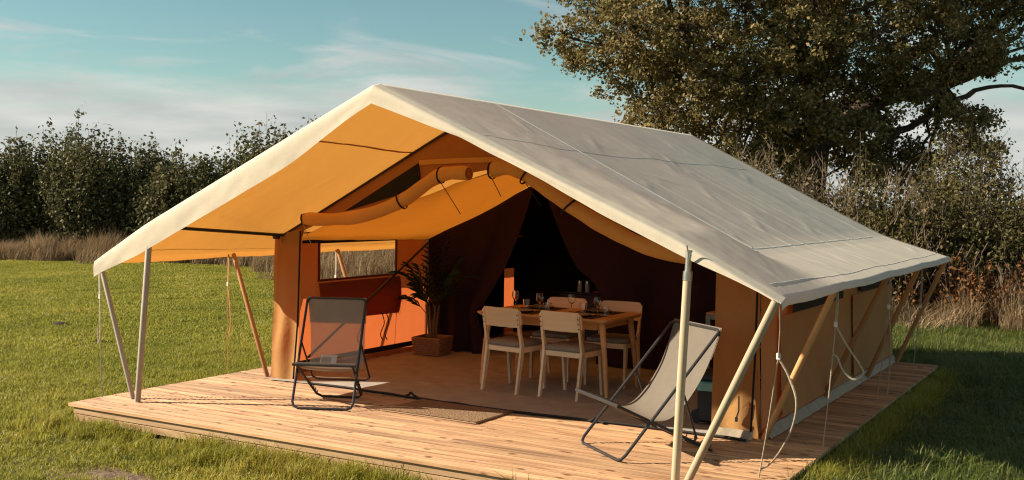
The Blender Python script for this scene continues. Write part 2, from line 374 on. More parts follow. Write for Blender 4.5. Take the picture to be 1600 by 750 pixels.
# ================================================================== GROUND
GZ = -0.20
def gfn(u, v):
    x = -300 + 600 * u; y = -200 + 500 * v; return (x, y, GZ)
g = raw(MB()); g.add([(-300, -200, GZ), (300, -200, GZ), (300, 400, GZ), (-300, 400, GZ)], [(0, 1, 2, 3)])
tag(g.build('grass_field', M['ground']), kind='structure')

# ================================================================== DECK
W, D = 6.11, 6.96
DK = (W / 2, D / 2, GZ)
deck = thing('timber_deck', 'pale pine decking platform with grooved boards under the tent', 'deck', DK)
PITCH = .1205
prof = []          # grooved board section in (y, z)
nb = 5; bw = PITCH - .016
pts = [(0, -.028), (0, -.003), (.003, 0)]
for k in range(1, nb):
    yk = bw * k / nb; pts += [(yk - .006, 0), (yk - .0025, -.006), (yk + .0025, -.006), (yk + .006, 0)]
pts += [(bw - .003, 0), (bw, -.003), (bw, -.028)]
def board_mesh(ln):
    b = MB(); b.prism([(y - bw / 2, z) for y, z in pts], (-ln / 2, ln / 2), 'x'); return b.mesh('board', False)
bm_cache = {}
row = 0; y = 0.0
while y + PITCH < D + .03:
    split_at = [2.4, 3.6, 1.8, 3.0][row % 4] if row > 3 else None
    segs = [(-.01, split_at - .002), (split_at + .002, W)] if split_at else [(-.01, W)]
    for (x0, x1) in segs:
        key = round(x1 - x0, 4)
        if key not in bm_cache: bm_cache[key] = board_mesh(key)
        o = link('board', bm_cache[key], M['deck'], deck, (((x0 + x1) / 2) - DK[0] + rnd.uniform(-.006, .006) * (0 if split_at else 1), y + bw / 2 - DK[1], -DK[2] + rnd.uniform(-.0015, .0012)), (rnd.uniform(-.004, .004), 0, 0))
    y += PITCH; row += 1
DY = y
for k, (z, h) in enumerate(((-.062, .06), (-.128, .06))):
    for yy, sy in ((.035, 1),):
        f_ = MB(DK); f_.box((W / 2, yy + .004 * k, z), (W - .06, .03, h), bev=.004); f_.build('fascia_batten', M['fascia'], deck)
    f_ = MB(DK); f_.box((W - .045 - .004 * k, DY / 2, z), (.03, DY - .14, h), bev=.004); f_.build('fascia_batten', M['fascia'], deck)
    f_ = MB(DK); f_.box((.045 + .004 * k, DY / 2, z), (.03, DY - .14, h), bev=.004); f_.build('fascia_batten', M['fascia'], deck)
for x in np.linspace(.25, W - .3, 7):
    p_ = MB(DK); p_.box((x, .085, -.13), (.07, .06, .20)); p_.build('post', M['fascia'], deck)
    j = MB(DK); j.box((x, D / 2, -.075), (.045, D - .4, .09)); j.build('joist', M['fascia'], deck)

# ================================================================== TENT
TC = (3.05, 3.5, 0)
tent = thing('safari_tent', 'large safari tent with grey fly sheet, amber lining and brown walls on the deck', 'tent', TC)
XM, YF, YB, YW = 3.05, .35, 7.06, 2.03
def fly_z(a, y):
    """height of the fly at distance a from the ridge"""
    t = sstep(2.03, .35, y) if y < YW else 0
    t = sstep(YW + .02, YW - .9, y)
    ka, kz = 2.42 + .06 * t, 1.468 + .135 * t
    if a <= ka: z = 2.705 + (kz - 2.705) * a / ka
    else: z = kz + (1.25 - kz) * (a - ka) / (3.155 - ka)
    return z
CR = [(rnd.uniform(.3, 2.9), rnd.uniform(.6, 6.8), rnd.uniform(-1.2, 1.2), rnd.uniform(.08, .28), rnd.uniform(.003, .007)) for _ in range(46)]
DL = [(y_ + rnd.uniform(-.1, .1), rnd.uniform(.7, 1.9), rnd.uniform(2.6, 3.1), rnd.uniform(.002, .0055), rnd.uniform(-.06, .06)) for y_ in (2.35, 2.7, 3.1, 3.6, 3.9, 4.3, 4.55, 4.9, 5.15, 5.5, 5.75, 6.0, 6.25, 6.45, 6.65, 6.85)]
def creases(a, y):
    z = 0
    for (ca, cy, th, ln, h) in CR:          # short puckers
        da, dy = a - ca, y - cy
        if abs(da) > .4 or abs(dy) > .4: continue
        p, q = da * math.cos(th) + dy * math.sin(th), -da * math.sin(th) + dy * math.cos(th)
        z += h * math.exp(-(p / ln) ** 2 - (q / .028) ** 2)
    for (cy, a0, a1, h, sk) in DL:          # folds running down the slope
        q = y - cy - sk * (a - a0) - .02 * math.sin(a * 3 + cy)
        if abs(q) < .12 and a0 - .2 < a < a1 + .2: z += h * math.exp(-(q / .03) ** 2) * sstep(a0 - .2, a0 + .4, a) * (1 - sstep(a1 - .2, a1 + .2, a))
    return z
def fly_pt(x, y, wrinkle=True, right=True):
    a = abs(x - XM); z = 0; 
    for dv, w in ((-.12, .25), (0, .5), (.12, .25)): z += w * fly_z(abs(a + dv) if a + dv > 0 else 0, y) if a > .14 else (w * fly_z(a, y))
    # cloth sags between the frames
    e = 1 if a < 2.5 else max(.0, 1 - (a - 2.5) / .9)
    s_ = math.sin(math.pi * min(1, a / 2.42)) if a < 2.42 else 0
    if y < YW: z -= .035 * math.sin(math.pi * (y - YF) / (YW - YF)) * s_
    else: z -= .02 * abs(math.sin(math.pi * (y - YW) / 1.68)) * s_
    # eave scallops between struts
    if a > 2.42:
        k = (a - 2.42) / .735; ph = (y - YF) / 1.63
        z -= .012 * k * abs(math.sin(math.pi * ph)); 
    rl = max(0, (YF + .16 - y) / .16, (y - YB + .14) / .14)
    z -= .028 * rl * rl
    if wrinkle:
        # long creases running down the slope, strongest at the rear and by the kink
        amp = .0012 + .0024 * sstep(1.4, 2.5, a) + .0008 * sstep(3.5, 7, y)
        if y < YW: amp *= .8
        edge = min(1, a / .25) * min(1, (y - YF) / .1 + .15)
        z += edge * amp * (mnoise.noise(Vector((x * .9, y * 5.5, 3.1))) + .6 * mnoise.noise(Vector((x * 1.7 + 9, y * 12, 1.3))))
        z += edge * .0016 * mnoise.noise(Vector((x * 3.0, y * 3.0, 7.7))) + edge * .0006 * mnoise.noise(Vector((x * 8.0 + y * 3, y * 7.0 - x * 3, 2.2)))
        z += edge * creases(a, y)
        cr = .25 * math.exp(-((a - .72) / .14) ** 2) + .35 * math.exp(-((a - 1.9) / .35) ** 2) + (.4 if y < YW else .08)
        rg_ = 1 - abs(mnoise.noise(Vector((x * 4.5 + y * 2.0, y * 3.2 - x * 1.6, 12.2)))) * 2.2
        z += edge * .0042 * cr * max(0, rg_) ** 3
        rg_ = 1 - abs(mnoise.noise(Vector((x * 2.2 - y * 2.6, y * 4.6 + x * 2.2, 31.0)))) * 2.0
        z += edge * .0035 * cr * max(0, rg_) ** 4
    return z
xs = sorted(set([round(v, 4) for v in np.linspace(0, 2.36, 60)] + [round(v, 4) for v in np.linspace(2.36, 2.54, 8)] + [round(v, 4) for v in np.linspace(2.54, 3.155, 20)]))
sx = [(XM - a, a) for a in reversed(xs)] + [(XM + a, a) for a in xs[1:]]
NY = 300
ysl = [YF + (YB - YF) * j / NY for j in range(NY + 1)]
fm = raw(MB(TC)); V_ = []; 
cols_ = [(sx[0][0] - .004, 3.16)] + sx + [(sx[-1][0] + .004, 3.16)]
for (x, a) in cols_:
    for y in ysl:
        z = fly_pt(x, y)
        if a > 3.1555: z -= .045
        fm.v.append(Vector((x, y, z)))
nyy = NY + 1
for i in range(len(cols_) - 1):
    for j in range(NY): fm.f.append((i * nyy + j, (i + 1) * nyy + j, (i + 1) * nyy + j + 1, i * nyy + j + 1))
fly = fm.build('fly_sheet', M['fly'], tent, True, 80)
FX = np.array([c_[0] for c_ in cols_[1:-1]]); FZ = np.array([v.z for v in fm.v]).reshape(len(cols_), nyy)[1:-1]; FY = np.array(ysl)
def fly_lin(x, y):
    i = int(np.clip(np.searchsorted(FX, x) - 1, 0, len(FX) - 2)); j = int(np.clip(np.searchsorted(FY, y) - 1, 0, NY - 1))
    p, q = (x - FX[i]) / (FX[i + 1] - FX[i]), (y - FY[j]) / (FY[j + 1] - FY[j])
    return (FZ[i, j] * (1 - p) + FZ[i + 1, j] * p) * (1 - q) + (FZ[i, j + 1] * (1 - p) + FZ[i + 1, j + 1] * p) * q
# front and rear valance: cream band stitched on top, rolled over the end pole and hanging down
def valance(y0, sgn, name):
    b = raw(MB(TC)); A = np.concatenate([np.linspace(-3.155, -.06, 70), np.linspace(-.03, .03, 5), np.linspace(.06, 3.155, 70)]); rows = 6; tops = 5
    def depth(t):
        a = abs(t)
        if t < 0: d = .135 + .095 * sstep(.0, 1.0, a) - .09 * sstep(2.45, 3.15, a)
        else: d = .045 + .085 * max(0, 1 - a / .8) + .03 * sstep(1.3, 2.0, a) - .065 * sstep(2.4, 3.1, a)
        return max(.012, d)
    for a in A:
        x = XM + a
        for k in range(tops):
            yy = y0 - sgn * .10 * (1 - k / tops); b.v.append(Vector((x, yy, fly_lin(min(max(x, FX[0]), FX[-1]), yy) + .004 + (.004 if k == 1 else 0))))
        z = fly_lin(min(max(x, FX[0]), FX[-1]), y0)
        for k in range(rows + 1):
            t = k / rows; d = depth(a) * t
            wob = .012 * t * mnoise.noise(Vector((x * 2.2, 4.4, y0))) + .005 * mnoise.noise(Vector((x * 5 + t * 2, t * 1.5, y0))) * (.3 + t)
            b.v.append(Vector((x, y0 + sgn * (.012 * min(1, t * 4) + wob + .003), z + .004 - d - .004 * t + .004 * t * mnoise.noise(Vector((x * 4, t, 8.1))))))
    n_ = rows + 1 + tops
    for i in range(len(A) - 1):
        for k in range(n_ - 1): b.f.append((i * n_ + k, i * n_ + k + 1, (i + 1) * n_ + k + 1, (i + 1) * n_ + k) if sgn > 0 else (i * n_ + k, (i + 1) * n_ + k, (i + 1) * n_ + k + 1, i * n_ + k + 1))
    return b.build(name, M['hem'], tent, True, 80)
valance(YF, -1, 'valance'); valance(YB, 1, 'valance')
def on_fly(pts2, wid, up, name, mt, ax):
    b = raw(MB(TC)); lo, hi = pts2[0], pts2[-1]
    if ax == 'y': pts2 = [(x, lo[1]) for x in FX if min(lo[0], hi[0]) <= x <= max(lo[0], hi[0])]
    else: pts2 = [(lo[0], y) for y in FY if lo[1] <= y <= hi[1]]
    for (x, y) in pts2:
        for s_ in (-1, 0, 1):
            xx, yy = (x, y + s_ * wid) if ax == 'y' else (x + s_ * wid, y)
            b.v.append(Vector((xx, yy, fly_lin(xx, yy) + (up if s_ == 0 else .0015))))
    for i in range(len(pts2) - 1):
        for k in (0, 1):
            q = (3 * i + k, 3 * i + k + 1, 3 * i + k + 4, 3 * i + k + 3); b.f.append(q if ax == 'x' else q)
    return b.build(name, mt, fly, True, 80)
for sgn in (-1, 1):
    on_fly([(XM + sgn * v, YW + .04) for v in np.linspace(.02, 2.42, 70)], .016, .008, 'seam', M['seam_light'], 'y')
    on_fly([(XM + sgn * 2.425, y) for y in np.linspace(YW + .05, 6.3, 70)], .011, .004, 'seam', M['seam'], 'x')
    on_fly([(XM + sgn * .87, y) for y in np.linspace(YF + .2, 6.6, 90)], .007, .0022, 'seam', M['seam'], 'x')
    on_fly([(XM + sgn * 3.02, y) for y in np.linspace(YF + .2, YB - .2, 80)], .006, .004, 'seam', M['seam_light'], 'x')
s_ = raw(MB(TC))
for i in range(60):            # lining seam seen from below on the front bay
    y = YF + .02 + (YW - YF) * i / 59
    for d_ in (-.007, .007): s_.v.append(Vector((2.2 + d_, y, fly_pt(2.2 + d_, y) - .006)))
for i in range(59): s_.f.append((2 * i, 2 * i + 1, 2 * i + 3, 2 * i + 2))
s_.build('lining_seam', M['gable'], fly, True)
# ridge and eave poles of the frame
b = MB(TC); b.tube([(XM, YF + .03, 2.665), (XM, YB - .05, 2.665)], .022, 10); b.build('ridge_pole', M['blackpole'], tent)
for x in (.62, 5.48):
    b = MB(TC); b.tube([(x, YF + .12, 1.555), (x, YW - .05, 1.452), (x, 6.9, 1.44)], .017, 8); b.build('eave_pole', M['blackpole'], tent)
    b = MB(TC); b.box((x - .03 if x < 3 else x + .03, YW - .06, 1.435), (.07, .05, .05), bev=.008); b.build('pole_bracket', M['blackpole'], tent)
# gable rafters at the front wall
for sgn in (-1, 1):
    b = MB(TC); b.tube([(XM, YW - .012, fly_pt(XM, YW) - .06)] + [(XM + sgn * a, YW - .012, fly_pt(XM + sgn * a, YW) - .03) for a in (.6, 1.2, 1.8, 2.4)], .011, 8); b.build('rafter', M['blackpole'], tent)

# walls ---------------------------------------------------------------
def side_wall(x, y0, y1, z1, holes, name, mt, out_):
    b = raw(MB(TC))
    def fn(u, v):
        y = y0 + (y1 - y0) * u; z = z1 * v
        k = math.sin(math.pi * u) * (1 - .3 * v)
        d = .03 * (1 - v) ** 2 + .012 * k * mnoise.noise(Vector((y * 1.4, z * 1.1, x))) * 2 + .006 * mnoise.noise(Vector((y * 6, z * 1.5 + y, x)))
        return (x + out_ * d, y, z + .004)
    def skip(u, v):
        y = y0 + (y1 - y0) * u; z = z1 * v
        return any(h[0] < y < h[1] and h[2] < z < h[3] for h in holes)
    b.grid(fn, 140, 40, skip); return b.build(name, mt, tent, True, 80)
# left wall: window openings line up with the grid (length 4.97 / 140, height 1.42 / 40)
ya, yb_, zt = 2.03, 7.0, 1.42
gy = lambda y: ya + round((y - ya) / ((yb_ - ya) / 140)) * (yb_ - ya) / 140
gz = lambda z: round(z / (zt / 40)) * zt / 40
win = (gy(2.655), gy(4.035), gz(.945), gz(1.335))
lw = side_wall(.55, ya, yb_, zt, [win], 'side_wall', M['wall'], -1)
b = MB(TC); xw = .556; w0, w1, z0, z1 = win
for (c, d_) in (((xw, (w0 + w1) / 2, z0 - .008), (.014, w1 - w0 + .05, .024)), ((xw, (w0 + w1) / 2, z1 + .008), (.014, w1 - w0 + .05, .024)),
                ((xw, w0 - .008, (z0 + z1) / 2), (.016, .024, z1 - z0 + .01)), ((xw, w1 + .008, (z0 + z1) / 2), (.016, .024, z1 - z0 + .01))):
    b.box(c, d_)
wf = b.build('window', M['winflap'], tent, False)
b = raw(MB(TC)); b.add([(.553, w0, z0), (.553, w1, z0), (.553, w1, z1), (.553, w0, z1)], [(0, 1, 2, 3)]); b.build('pane', M['pane'], wf)
b = raw(MB(TC))        # window cover hanging open inside
b.grid(lambda u, v: (.585 + .03 * math.sin(v * 3.1) + .012 * mnoise.noise(Vector((u * 5, v * 2, 3))), 2.62 + 1.45 * u - .02 * v, .925 - (.40 + .03 * u) * v), 30, 12)
b.build('window_flap', M['winflap'], tent, True, 80)
for yy in (3.3, 3.72, 3.8):
    b = MB(TC); b.tube(spline([(.59, yy, .52), (.6, yy + .03, .40), (.585, yy - .02, .28), (.6, yy + .01, .20)], 4), .006, 5); b.build('tie_cord', M['strap'], tent)
b = MB(TC); b.box((.585, 4.5, .105), (.02, 4.94, .055)); b.build('floor_strip', M['strap'], tent, False)
b = MB(TC); b.box((.578, 3.4, 1.375), (.02, 2.6, .04)); b.build('wall_head_strip', M['strap'], tent, False)
rw = side_wall(5.555, ya, yb_, 1.34, [], 'side_wall', M['wall'], 1)
for (y0, y1, z) in ((2.75, 4.5, 1.0), (5.25, 6.75, 1.01)):
    b = MB(TC); b.grid(lambda u, v: (5.60 + .012 * math.sin(u * 3.1), y0 + (y1 - y0) * u, z - .075 + .235 * v), 10, 2); b.build('window_gap', M['mesh'], tent, True)
for (y0, y1) in ((2.45, 4.75), (4.95, 6.9)):    # roll-down window covers laid over the wall
    b = raw(MB(TC)); b.grid(lambda u, v: (5.592 + .01 * mnoise.noise(Vector((u * 6, v * 2, 1))) + .03 * (1 - v) ** 2, y0 + (y1 - y0) * u, .10 + .82 * v), 24, 10); b.build('window_cover', M['wall'], tent, True, 80)
b = raw(MB(TC)); b.grid(lambda u, v: (5.60 + .06 * v + .012 * mnoise.noise(Vector((u * 30, v, 2))), 2.03 + 4.97 * u, .075 - .068 * v), 80, 3); b.build('ground_skirt', M['skirt'], tent, True, 80)
b = raw(MB(TC)); b.grid(lambda u, v: (.5 - .05 * v, 2.03 + 4.97 * u, .075 - .068 * v), 60, 3); b.build('ground_skirt', M['skirt'], tent, True, 80)
# rear wall
b = raw(MB(TC)); b.grid(lambda u, v: (.55 + 5.0 * u, 7.0, v * (fly_pt(.55 + 5.0 * u, 6.9, False) - .05)), 40, 20); b.build('rear_wall', M['wall'], tent, True, 80)
# front side panels with folds
def front_panel(xo, xi, zt_, name):
    b = raw(MB(TC))
    def fn(u, v):
        x = xo + (xi - xo) * u; z = zt_(u) * (1 - v) + .006
        ripple = .020 * math.sin(u * 9 + v * 1.5) * (.35 + v * .65) + .02 * mnoise.noise(Vector((u * 2.4 + xo, v * 4.5, 1.7)))
        fl = .05 * v * v
        return (x + (xo - xi) / abs(xo - xi) * (.02 * v * (1 - u)), YW - .012 - fl + ripple, z)
    b.grid(fn, 24, 46); o = b.build(name, M['wall'], tent, True, 80)
    if xo < 3: return o
    s2 = raw(MB(TC)); s2.grid(lambda u, v: (xo + (xi - xo) * u * .98, YW - .112 - .03 * v + .010 * mnoise.noise(Vector((u * 5, v, xo))), .075 - .068 * v), 14, 3); s2.build('ground_skirt', M['skirt'] if xo > 3 else M['wall'], tent, True, 80)
    return o
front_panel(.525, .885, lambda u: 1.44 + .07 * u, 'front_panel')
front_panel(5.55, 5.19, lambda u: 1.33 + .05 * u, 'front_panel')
for x, z in ((5.535, 1.3), (.88, 1.5)):
    b = MB(TC); b.tube([(x, YW - .03, z), (x - .002, YW - .06, .6), (x - .006, YW - .115, .03)], .009, 6); b.build('zip', M['strap'], tent)
b = MB(TC); b.tube([(5.42, YW - .085, .33), (5.425, YW - .095, .22), (5.41, YW - .105, .16)], .006, 5); b.box((5.412, YW - .11, .15), (.02, .012, .035)); b.build('zip_pull', M['strap'], tent)
# gable panel above the doorway
head = [(.885, 1.50), (1.15, 1.60), (1.58, 1.66), (2.19, 1.85), (2.65, 2.04), (3.05, 2.10), (3.42, 2.12), (3.9, 1.88), (4.4, 1.62), (4.8, 1.48), (5.19, 1.36)]
def head_z(x):
    for (xa, za), (xb, zb) in zip(head, head[1:]):
        if xa <= x <= xb: return za + (zb - za) * (x - xa) / (xb - xa)
    return head[0][1] if x < head[0][0] else head[-1][1]
b = raw(MB(TC))
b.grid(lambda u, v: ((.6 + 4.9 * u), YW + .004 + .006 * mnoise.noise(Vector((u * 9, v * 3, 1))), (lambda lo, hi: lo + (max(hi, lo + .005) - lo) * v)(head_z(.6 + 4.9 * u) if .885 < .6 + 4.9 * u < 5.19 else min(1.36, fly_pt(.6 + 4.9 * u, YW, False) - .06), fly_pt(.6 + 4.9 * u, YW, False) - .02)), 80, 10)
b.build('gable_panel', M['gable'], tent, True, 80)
b = MB(TC); b.prism([(1.42, 1.70), (2.30, 1.93), (2.28, 2.16), (1.45, 1.72)], (YW - .006, YW - .002)); b.build('mesh_vent', M['mesh'], tent, False)
b = MB(TC); b.prism([(3.85, 1.93), (4.68, 1.67), (4.65, 1.69), (3.87, 2.14)], (YW - .006, YW - .002)); b.build('mesh_vent', M['mesh'], tent, False)
b = raw(MB(TC)); b.grid(lambda u, v: (2.30 + 1.5 * u, YW - .010, 2.145 + .045 * v + .02 * math.sin(u * 3.1)), 14, 1); b.build('gable_strap', M['flap'], tent, True)
b = MB(TC); b.tube([(2.30, YW - .012, 1.93), (2.31, YW - .012, 2.05), (2.29, YW - .012, 2.16)], .008, 5); b.build('vent_piping', M['strap'], tent)
# rolled door flaps along the doorway head
def roll(path, rad, name, open_end=False):
    P = spline(path, 8); n_ = len(P)
    rs = [rad * (.96 + .05 * math.sin(i * .45) + .08 * mnoise.noise(Vector((i * .23, rad, 2)))) for i in range(n_)]
    b = MB(TC); b.tube(P, rs, 14, caps=not open_end)
    if open_end:       # rolled cloth: a spiral seen in the end
        e = P[-1]; d = (P[-1] - P[-2]).normalized(); a = d.orthogonal().normalized(); c = d.cross(a); sp = []
        for i in range(40): t = i * .45; q = rad * (.2 + .68 * i / 40); sp.append(e - d * .004 + (a * math.cos(t) + c * math.sin(t)) * q)
        s2 = MB(TC); s2.tube(sp, .0045, 4)
        o = b.build(name, M['flap'], tent); s2.build('roll_end', M['gable'], o); return o
    return b.build(name, M['flap'], tent)
yr = YW - .085
roll([(.98, yr, 1.625), (1.25, yr, 1.62), (1.58, yr, 1.645), (1.9, yr, 1.715), (2.2, yr, 1.83), (2.45, yr, 1.98), (2.62, yr - .01, 2.055), (2.78, yr - .02, 2.07), (2.92, yr - .03, 2.065)], .066, 'door_roll', True)
roll([(3.14, yr, 2.09), (3.25, yr, 2.115), (3.42, yr, 2.09), (3.55, yr, 2.02), (3.75, yr, 1.90), (4.0, yr, 1.75), (4.3, yr, 1.6), (4.62, yr, 1.47), (5.0, yr, 1.40)], .07, 'door_roll')
for (x, z, tl) in ((1.0, 1.63, .0), (2.16, 1.815, -.12), (2.6, 2.05, 0), (3.14, 2.09, 0), (3.5, 2.05, .2), (3.93, 1.79, .3)):
    b = MB(TC); pts_ = [(x + tl * .3 * math.sin(t), yr + math.cos(t) * .074, z + math.sin(t) * .076) for t in np.linspace(0, 2 * math.pi, 17)[:-1]]
    b.tube(pts_, .010, 6, closed=True, flat=(1, .35)); b.build('roll_strap', M['strap'], tent)
for (x, z, dx, ln) in ((1.0, 1.60, .10, .22), (2.62, 2.0, .22, .30), (3.16, 2.04, .10, .18), (3.5, 2.0, .16, .22)):
    b = MB(TC); b.tube(spline([(x, yr - .06, z), (x + dx * .4, yr - .05, z - ln * .4), (x + dx, yr - .04, z - ln)], 6), .004, 5, flat=(1, .6)); b.build('hanging_tie', M['strap'] if x > 1.2 else M['tape'], tent)
# golden inner lining of the front room, sagging in folds from the rolled door to the bedroom
b = raw(MB(TC))
def lining(u, v):
    x = .60 + 2.45 * u; y = 2.10 + 2.50 * v
    zf = min(head_z(max(x, .89)) - .03, fly_pt(x, YW, False) - .07); zr = 1.34 + (2.50 - 1.34) * u
    zz = zf + (zr - zf) * v; sag = .10 * math.sin(math.pi * v) * math.sin(math.pi * min(1, u * 1.15)) 
    return (x, y, min(zz - sag + .034 * math.sin(v * 15 + u * 5) * math.sin(math.pi * u) + .02 * math.sin(v * 7 - u * 9) * math.sin(math.pi * u) + .012 * mnoise.noise(Vector((u * 3, v * 9, 2))), fly_pt(x, y, False) - .03))
b.grid(lining, 50, 60); b.build('ceiling_lining', M['lining'], tent, True, 80)
# inside poles
b = MB(TC); b.tube([(.61, 4.57, .02), (.61, 4.57, 1.36)], .016, 8); b.build('wall_post', M['metal'], tent)
b = MB(TC); b.tube([(.64, 4.55, 1.30), (.87, 2.14, .22)], .014, 8); b.build('brace_pole', M['blackpole'], tent)
b = MB(TC); b.tube([(5.45, 4.57, .02), (5.45, 4.57, 1.36)], .016, 8); b.build('wall_post', M['metal'], tent)

# front poles, struts and guy lines -------------------------------------
def pole(p0, p1, r, mt, name, n=12):
    p0, p1 = Vector(p0), Vector(p1); o = thing_part = None
    b = MB(); ln = (p1 - p0).length; b.tube([(0, 0, 0), (0, 0, .01), (0, 0, ln * .5), (0, 0, ln - .01), (0, 0, ln)], [r * .85, r, r * 1.02, r, r * .85], n)
    o = b.build(name, mt, tent); o.location = p0 - Vector(TC); o.rotation_euler = (p1 - p0).to_track_quat('Z', 'Y').to_euler(); return o
pole((.453, .36, 0), (.597, .36, 1.40), .0265, M['greypole'], 'front_pole')
rp = pole((5.535, .35, 0), (5.595, .35, 1.375), .0275, M['pole'], 'front_pole')
b = MB(); b.tube([(0, 0, 1.33), (0, 0, 1.335), (0, 0, 1.39), (0, 0, 1.395)], [.026, .031, .031, .026], 12); b.tube([(0, 0, 1.39), (0, 0, 1.53)], .0215, 10); b.tube([(0, 0, 1.40), (-.03, -.02, 1.47), (-.07, -.01, 1.56)], .005, 5); b.build('ferrule', M['metal'], rp)
# left struts
pole((.30, .44, 0), (-.02, .36, 1.16), .0215, M['greypole'], 'strut')
for (yb0, yt, zt_) in ((2.02, 2.06, 1.235), (3.70, 3.74, 1.225), (5.35, 5.38, 1.22), (6.95, 6.98, 1.225)):
    pole((.43, yb0, 0), (-.09, yt, zt_), .0225, M['strut'], 'strut')
# right struts
pole((5.60, .36, 0), (6.175, .33, 1.235), .0255, M['pole'], 'strut')
for (bx, by, ty, tz) in ((5.615, 1.97, 1.80, 1.205), (5.575, 3.86, 3.66, 1.20), (5.63, 5.46, 5.18, 1.205), (5.66, 6.90, 6.90, 1.21)):
    pole((bx, by, 0), (6.17, ty, tz), .025, M['strut'], 'strut')
def guy(p0, buckle, p1, loop=None, strap_w=.016, mt=M['rope'], mt2=M['tape']):
    b = MB(TC); b.tube([buckle, ((Vector(buckle) + Vector(p1)) / 2) + Vector((.004, 0, -.004)), p1], .0045, 5)
    o = b.build('guy_rope', mt, tent)
    b = MB(TC); b.tube([p0, ((Vector(p0) + Vector(buckle)) / 2) + Vector((.006, 0, 0)), buckle], strap_w, 6, flat=(1, .22)); b.build('webbing', mt2, o)
    b = MB(TC); b.box(buckle, (.028, .014, .045), bev=.004); b.build('buckle', M['plastic'], o)
    if loop:
        b = MB(TC); b.tube(spline(loop, 7), .0075 if strap_w > .01 else .005, 5, flat=(1, .5)); b.build('loose_end', mt, o)
    return o
guy((6.19, .36, 1.23), (6.12, .60, .86), (5.93, .86, .0), [(6.12, .6, .85), (6.18, .62, .74), (6.235, .62, .58), (6.20, .66, .40), (6.10, .75, .22), (6.0, .85, .10), (5.945, .84, .06)], .018, mt2=M['rope'])
guy((6.185, 1.82, 1.20), (6.165, 1.88, .95), (6.065, 1.97, -.05), [(6.165, 1.88, .94), (6.25, 1.88, .80), (6.35, 1.88, .66), (6.37, 1.88, .60), (6.30, 1.88, .555), (6.22, 1.88, .62), (6.18, 1.9, .70), (6.14, 1.91, .72)], .013)
guy((6.185, 3.72, 1.20), (6.17, 3.76, .93), (6.04, 3.96, -.02), [(6.17, 3.76, .92), (6.20, 3.74, .6), (6.18, 3.8, .3), (6.16, 3.84, .12)], .013)
guy((6.185, 5.3, 1.20), (6.15, 5.45, .8), (6.015, 5.85, -.02), None, .012)
guy((6.19, 6.99, 1.22), (6.15, 7.4, .75), (5.9, 8.1, -.18), None, .012)
guy((5.6, 7.06, 1.45), (5.62, 7.7, .8), (5.6, 8.5, -.18), None, .012)
guy((-.095, .38, 1.22), (-.10, .40, .90), (-.10, .42, -.12), [(-.10, .4, .88), (-.07, .38, .72), (-.06, .37, .55), (-.09, .37, .48), (-.095, .38, .62)], .014, M['tape'], M['tape'])
guy((-.10, 2.0, 1.23), (-.10, 1.99, .92), (-.09, 1.98, -.05), [(-.10, 1.99, .9), (-.05, 1.97, .7), (-.02, 1.95, .5), (-.06, 1.95, .36), (-.095, 1.98, .40)], .014, M['strut'], M['strut'])
for y in (3.72, 5.36, 6.97): guy((-.10, y, 1.22), (-.10, y, .9), (-.09, y - .02, -.05), None, .012, M['tape'], M['tape'])

# ================================================================== INNER TENT (bedroom) with curtains
IC = (3.05, 5.8, 0)
inner = thing('inner_tent', 'dark maroon inner tent with tied-back curtains at the back of the safari tent', 'inner tent', IC)
def in_z(x): return 1.33 + (2.48 - 1.33) * (1 - abs(x - XM) / 2.5) - .02
YI = 4.62
# left curtain: from the left wall to the slanting opening edge, gathered low at left
def curtain(edge, outer, name, sgn):
    b = raw(MB(IC))
    E = spline(edge, 14); n_ = len(E)
    for i, e in enumerate(E):
        v = i / (n_ - 1)
        for k in range(41):
            u = k / 40
            x = outer + (e.x - outer) * u
            z = .01 + in_z(outer + (E[0].x - outer) * u) * ((1 - u ** 3) * (1 - v) + u ** 3 * (e.z / E[0].z))
            fold = .075 * math.sin(u * 17 + v * 2.2) * min(1, v * 1.6) * (.4 + .6 * u) + .02 * math.sin(u * 43) * v
            b.v.append(Vector((x, YI + fold - .03 * sgn * 0, z)))
    for i in range(n_ - 1):
        for k in range(40): b.f.append((i * 41 + k, i * 41 + k + 1, (i + 1) * 41 + k + 1, (i + 1) * 41 + k))
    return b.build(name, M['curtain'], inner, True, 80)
curtain([(2.07, YI, in_z(2.07)), (1.93, YI, 1.55), (1.72, YI, 1.05), (1.45, YI, .62), (1.34, YI, .48), (1.38, YI, .3), (1.42, YI, .01)], .60, 'curtain', -1)
curtain([(2.16, YI, in_z(2.16)), (2.36, YI, 1.6), (2.62, YI, 1.12), (2.86, YI, .92), (2.95, YI, .72), (2.90, YI, .4), (2.88, YI, .01)], 5.48, 'curtain', 1)
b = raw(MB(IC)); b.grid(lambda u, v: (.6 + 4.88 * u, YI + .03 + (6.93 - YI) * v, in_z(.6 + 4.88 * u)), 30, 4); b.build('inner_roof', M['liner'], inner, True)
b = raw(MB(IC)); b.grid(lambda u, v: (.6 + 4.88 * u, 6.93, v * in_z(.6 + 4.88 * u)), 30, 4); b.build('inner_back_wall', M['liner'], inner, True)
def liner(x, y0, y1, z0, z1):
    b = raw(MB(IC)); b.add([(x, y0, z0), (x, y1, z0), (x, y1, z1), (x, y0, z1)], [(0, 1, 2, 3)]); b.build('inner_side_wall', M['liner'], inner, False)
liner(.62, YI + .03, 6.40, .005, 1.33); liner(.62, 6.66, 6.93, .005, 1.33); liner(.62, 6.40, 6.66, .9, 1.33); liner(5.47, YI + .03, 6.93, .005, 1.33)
b = MB(IC); b.tube([(1.36, YI - .03, .52), (1.40, YI + .02, .50), (1.46, YI - .04, .49)], .02, 6); b.build('tie_back', M['liner'], inner)
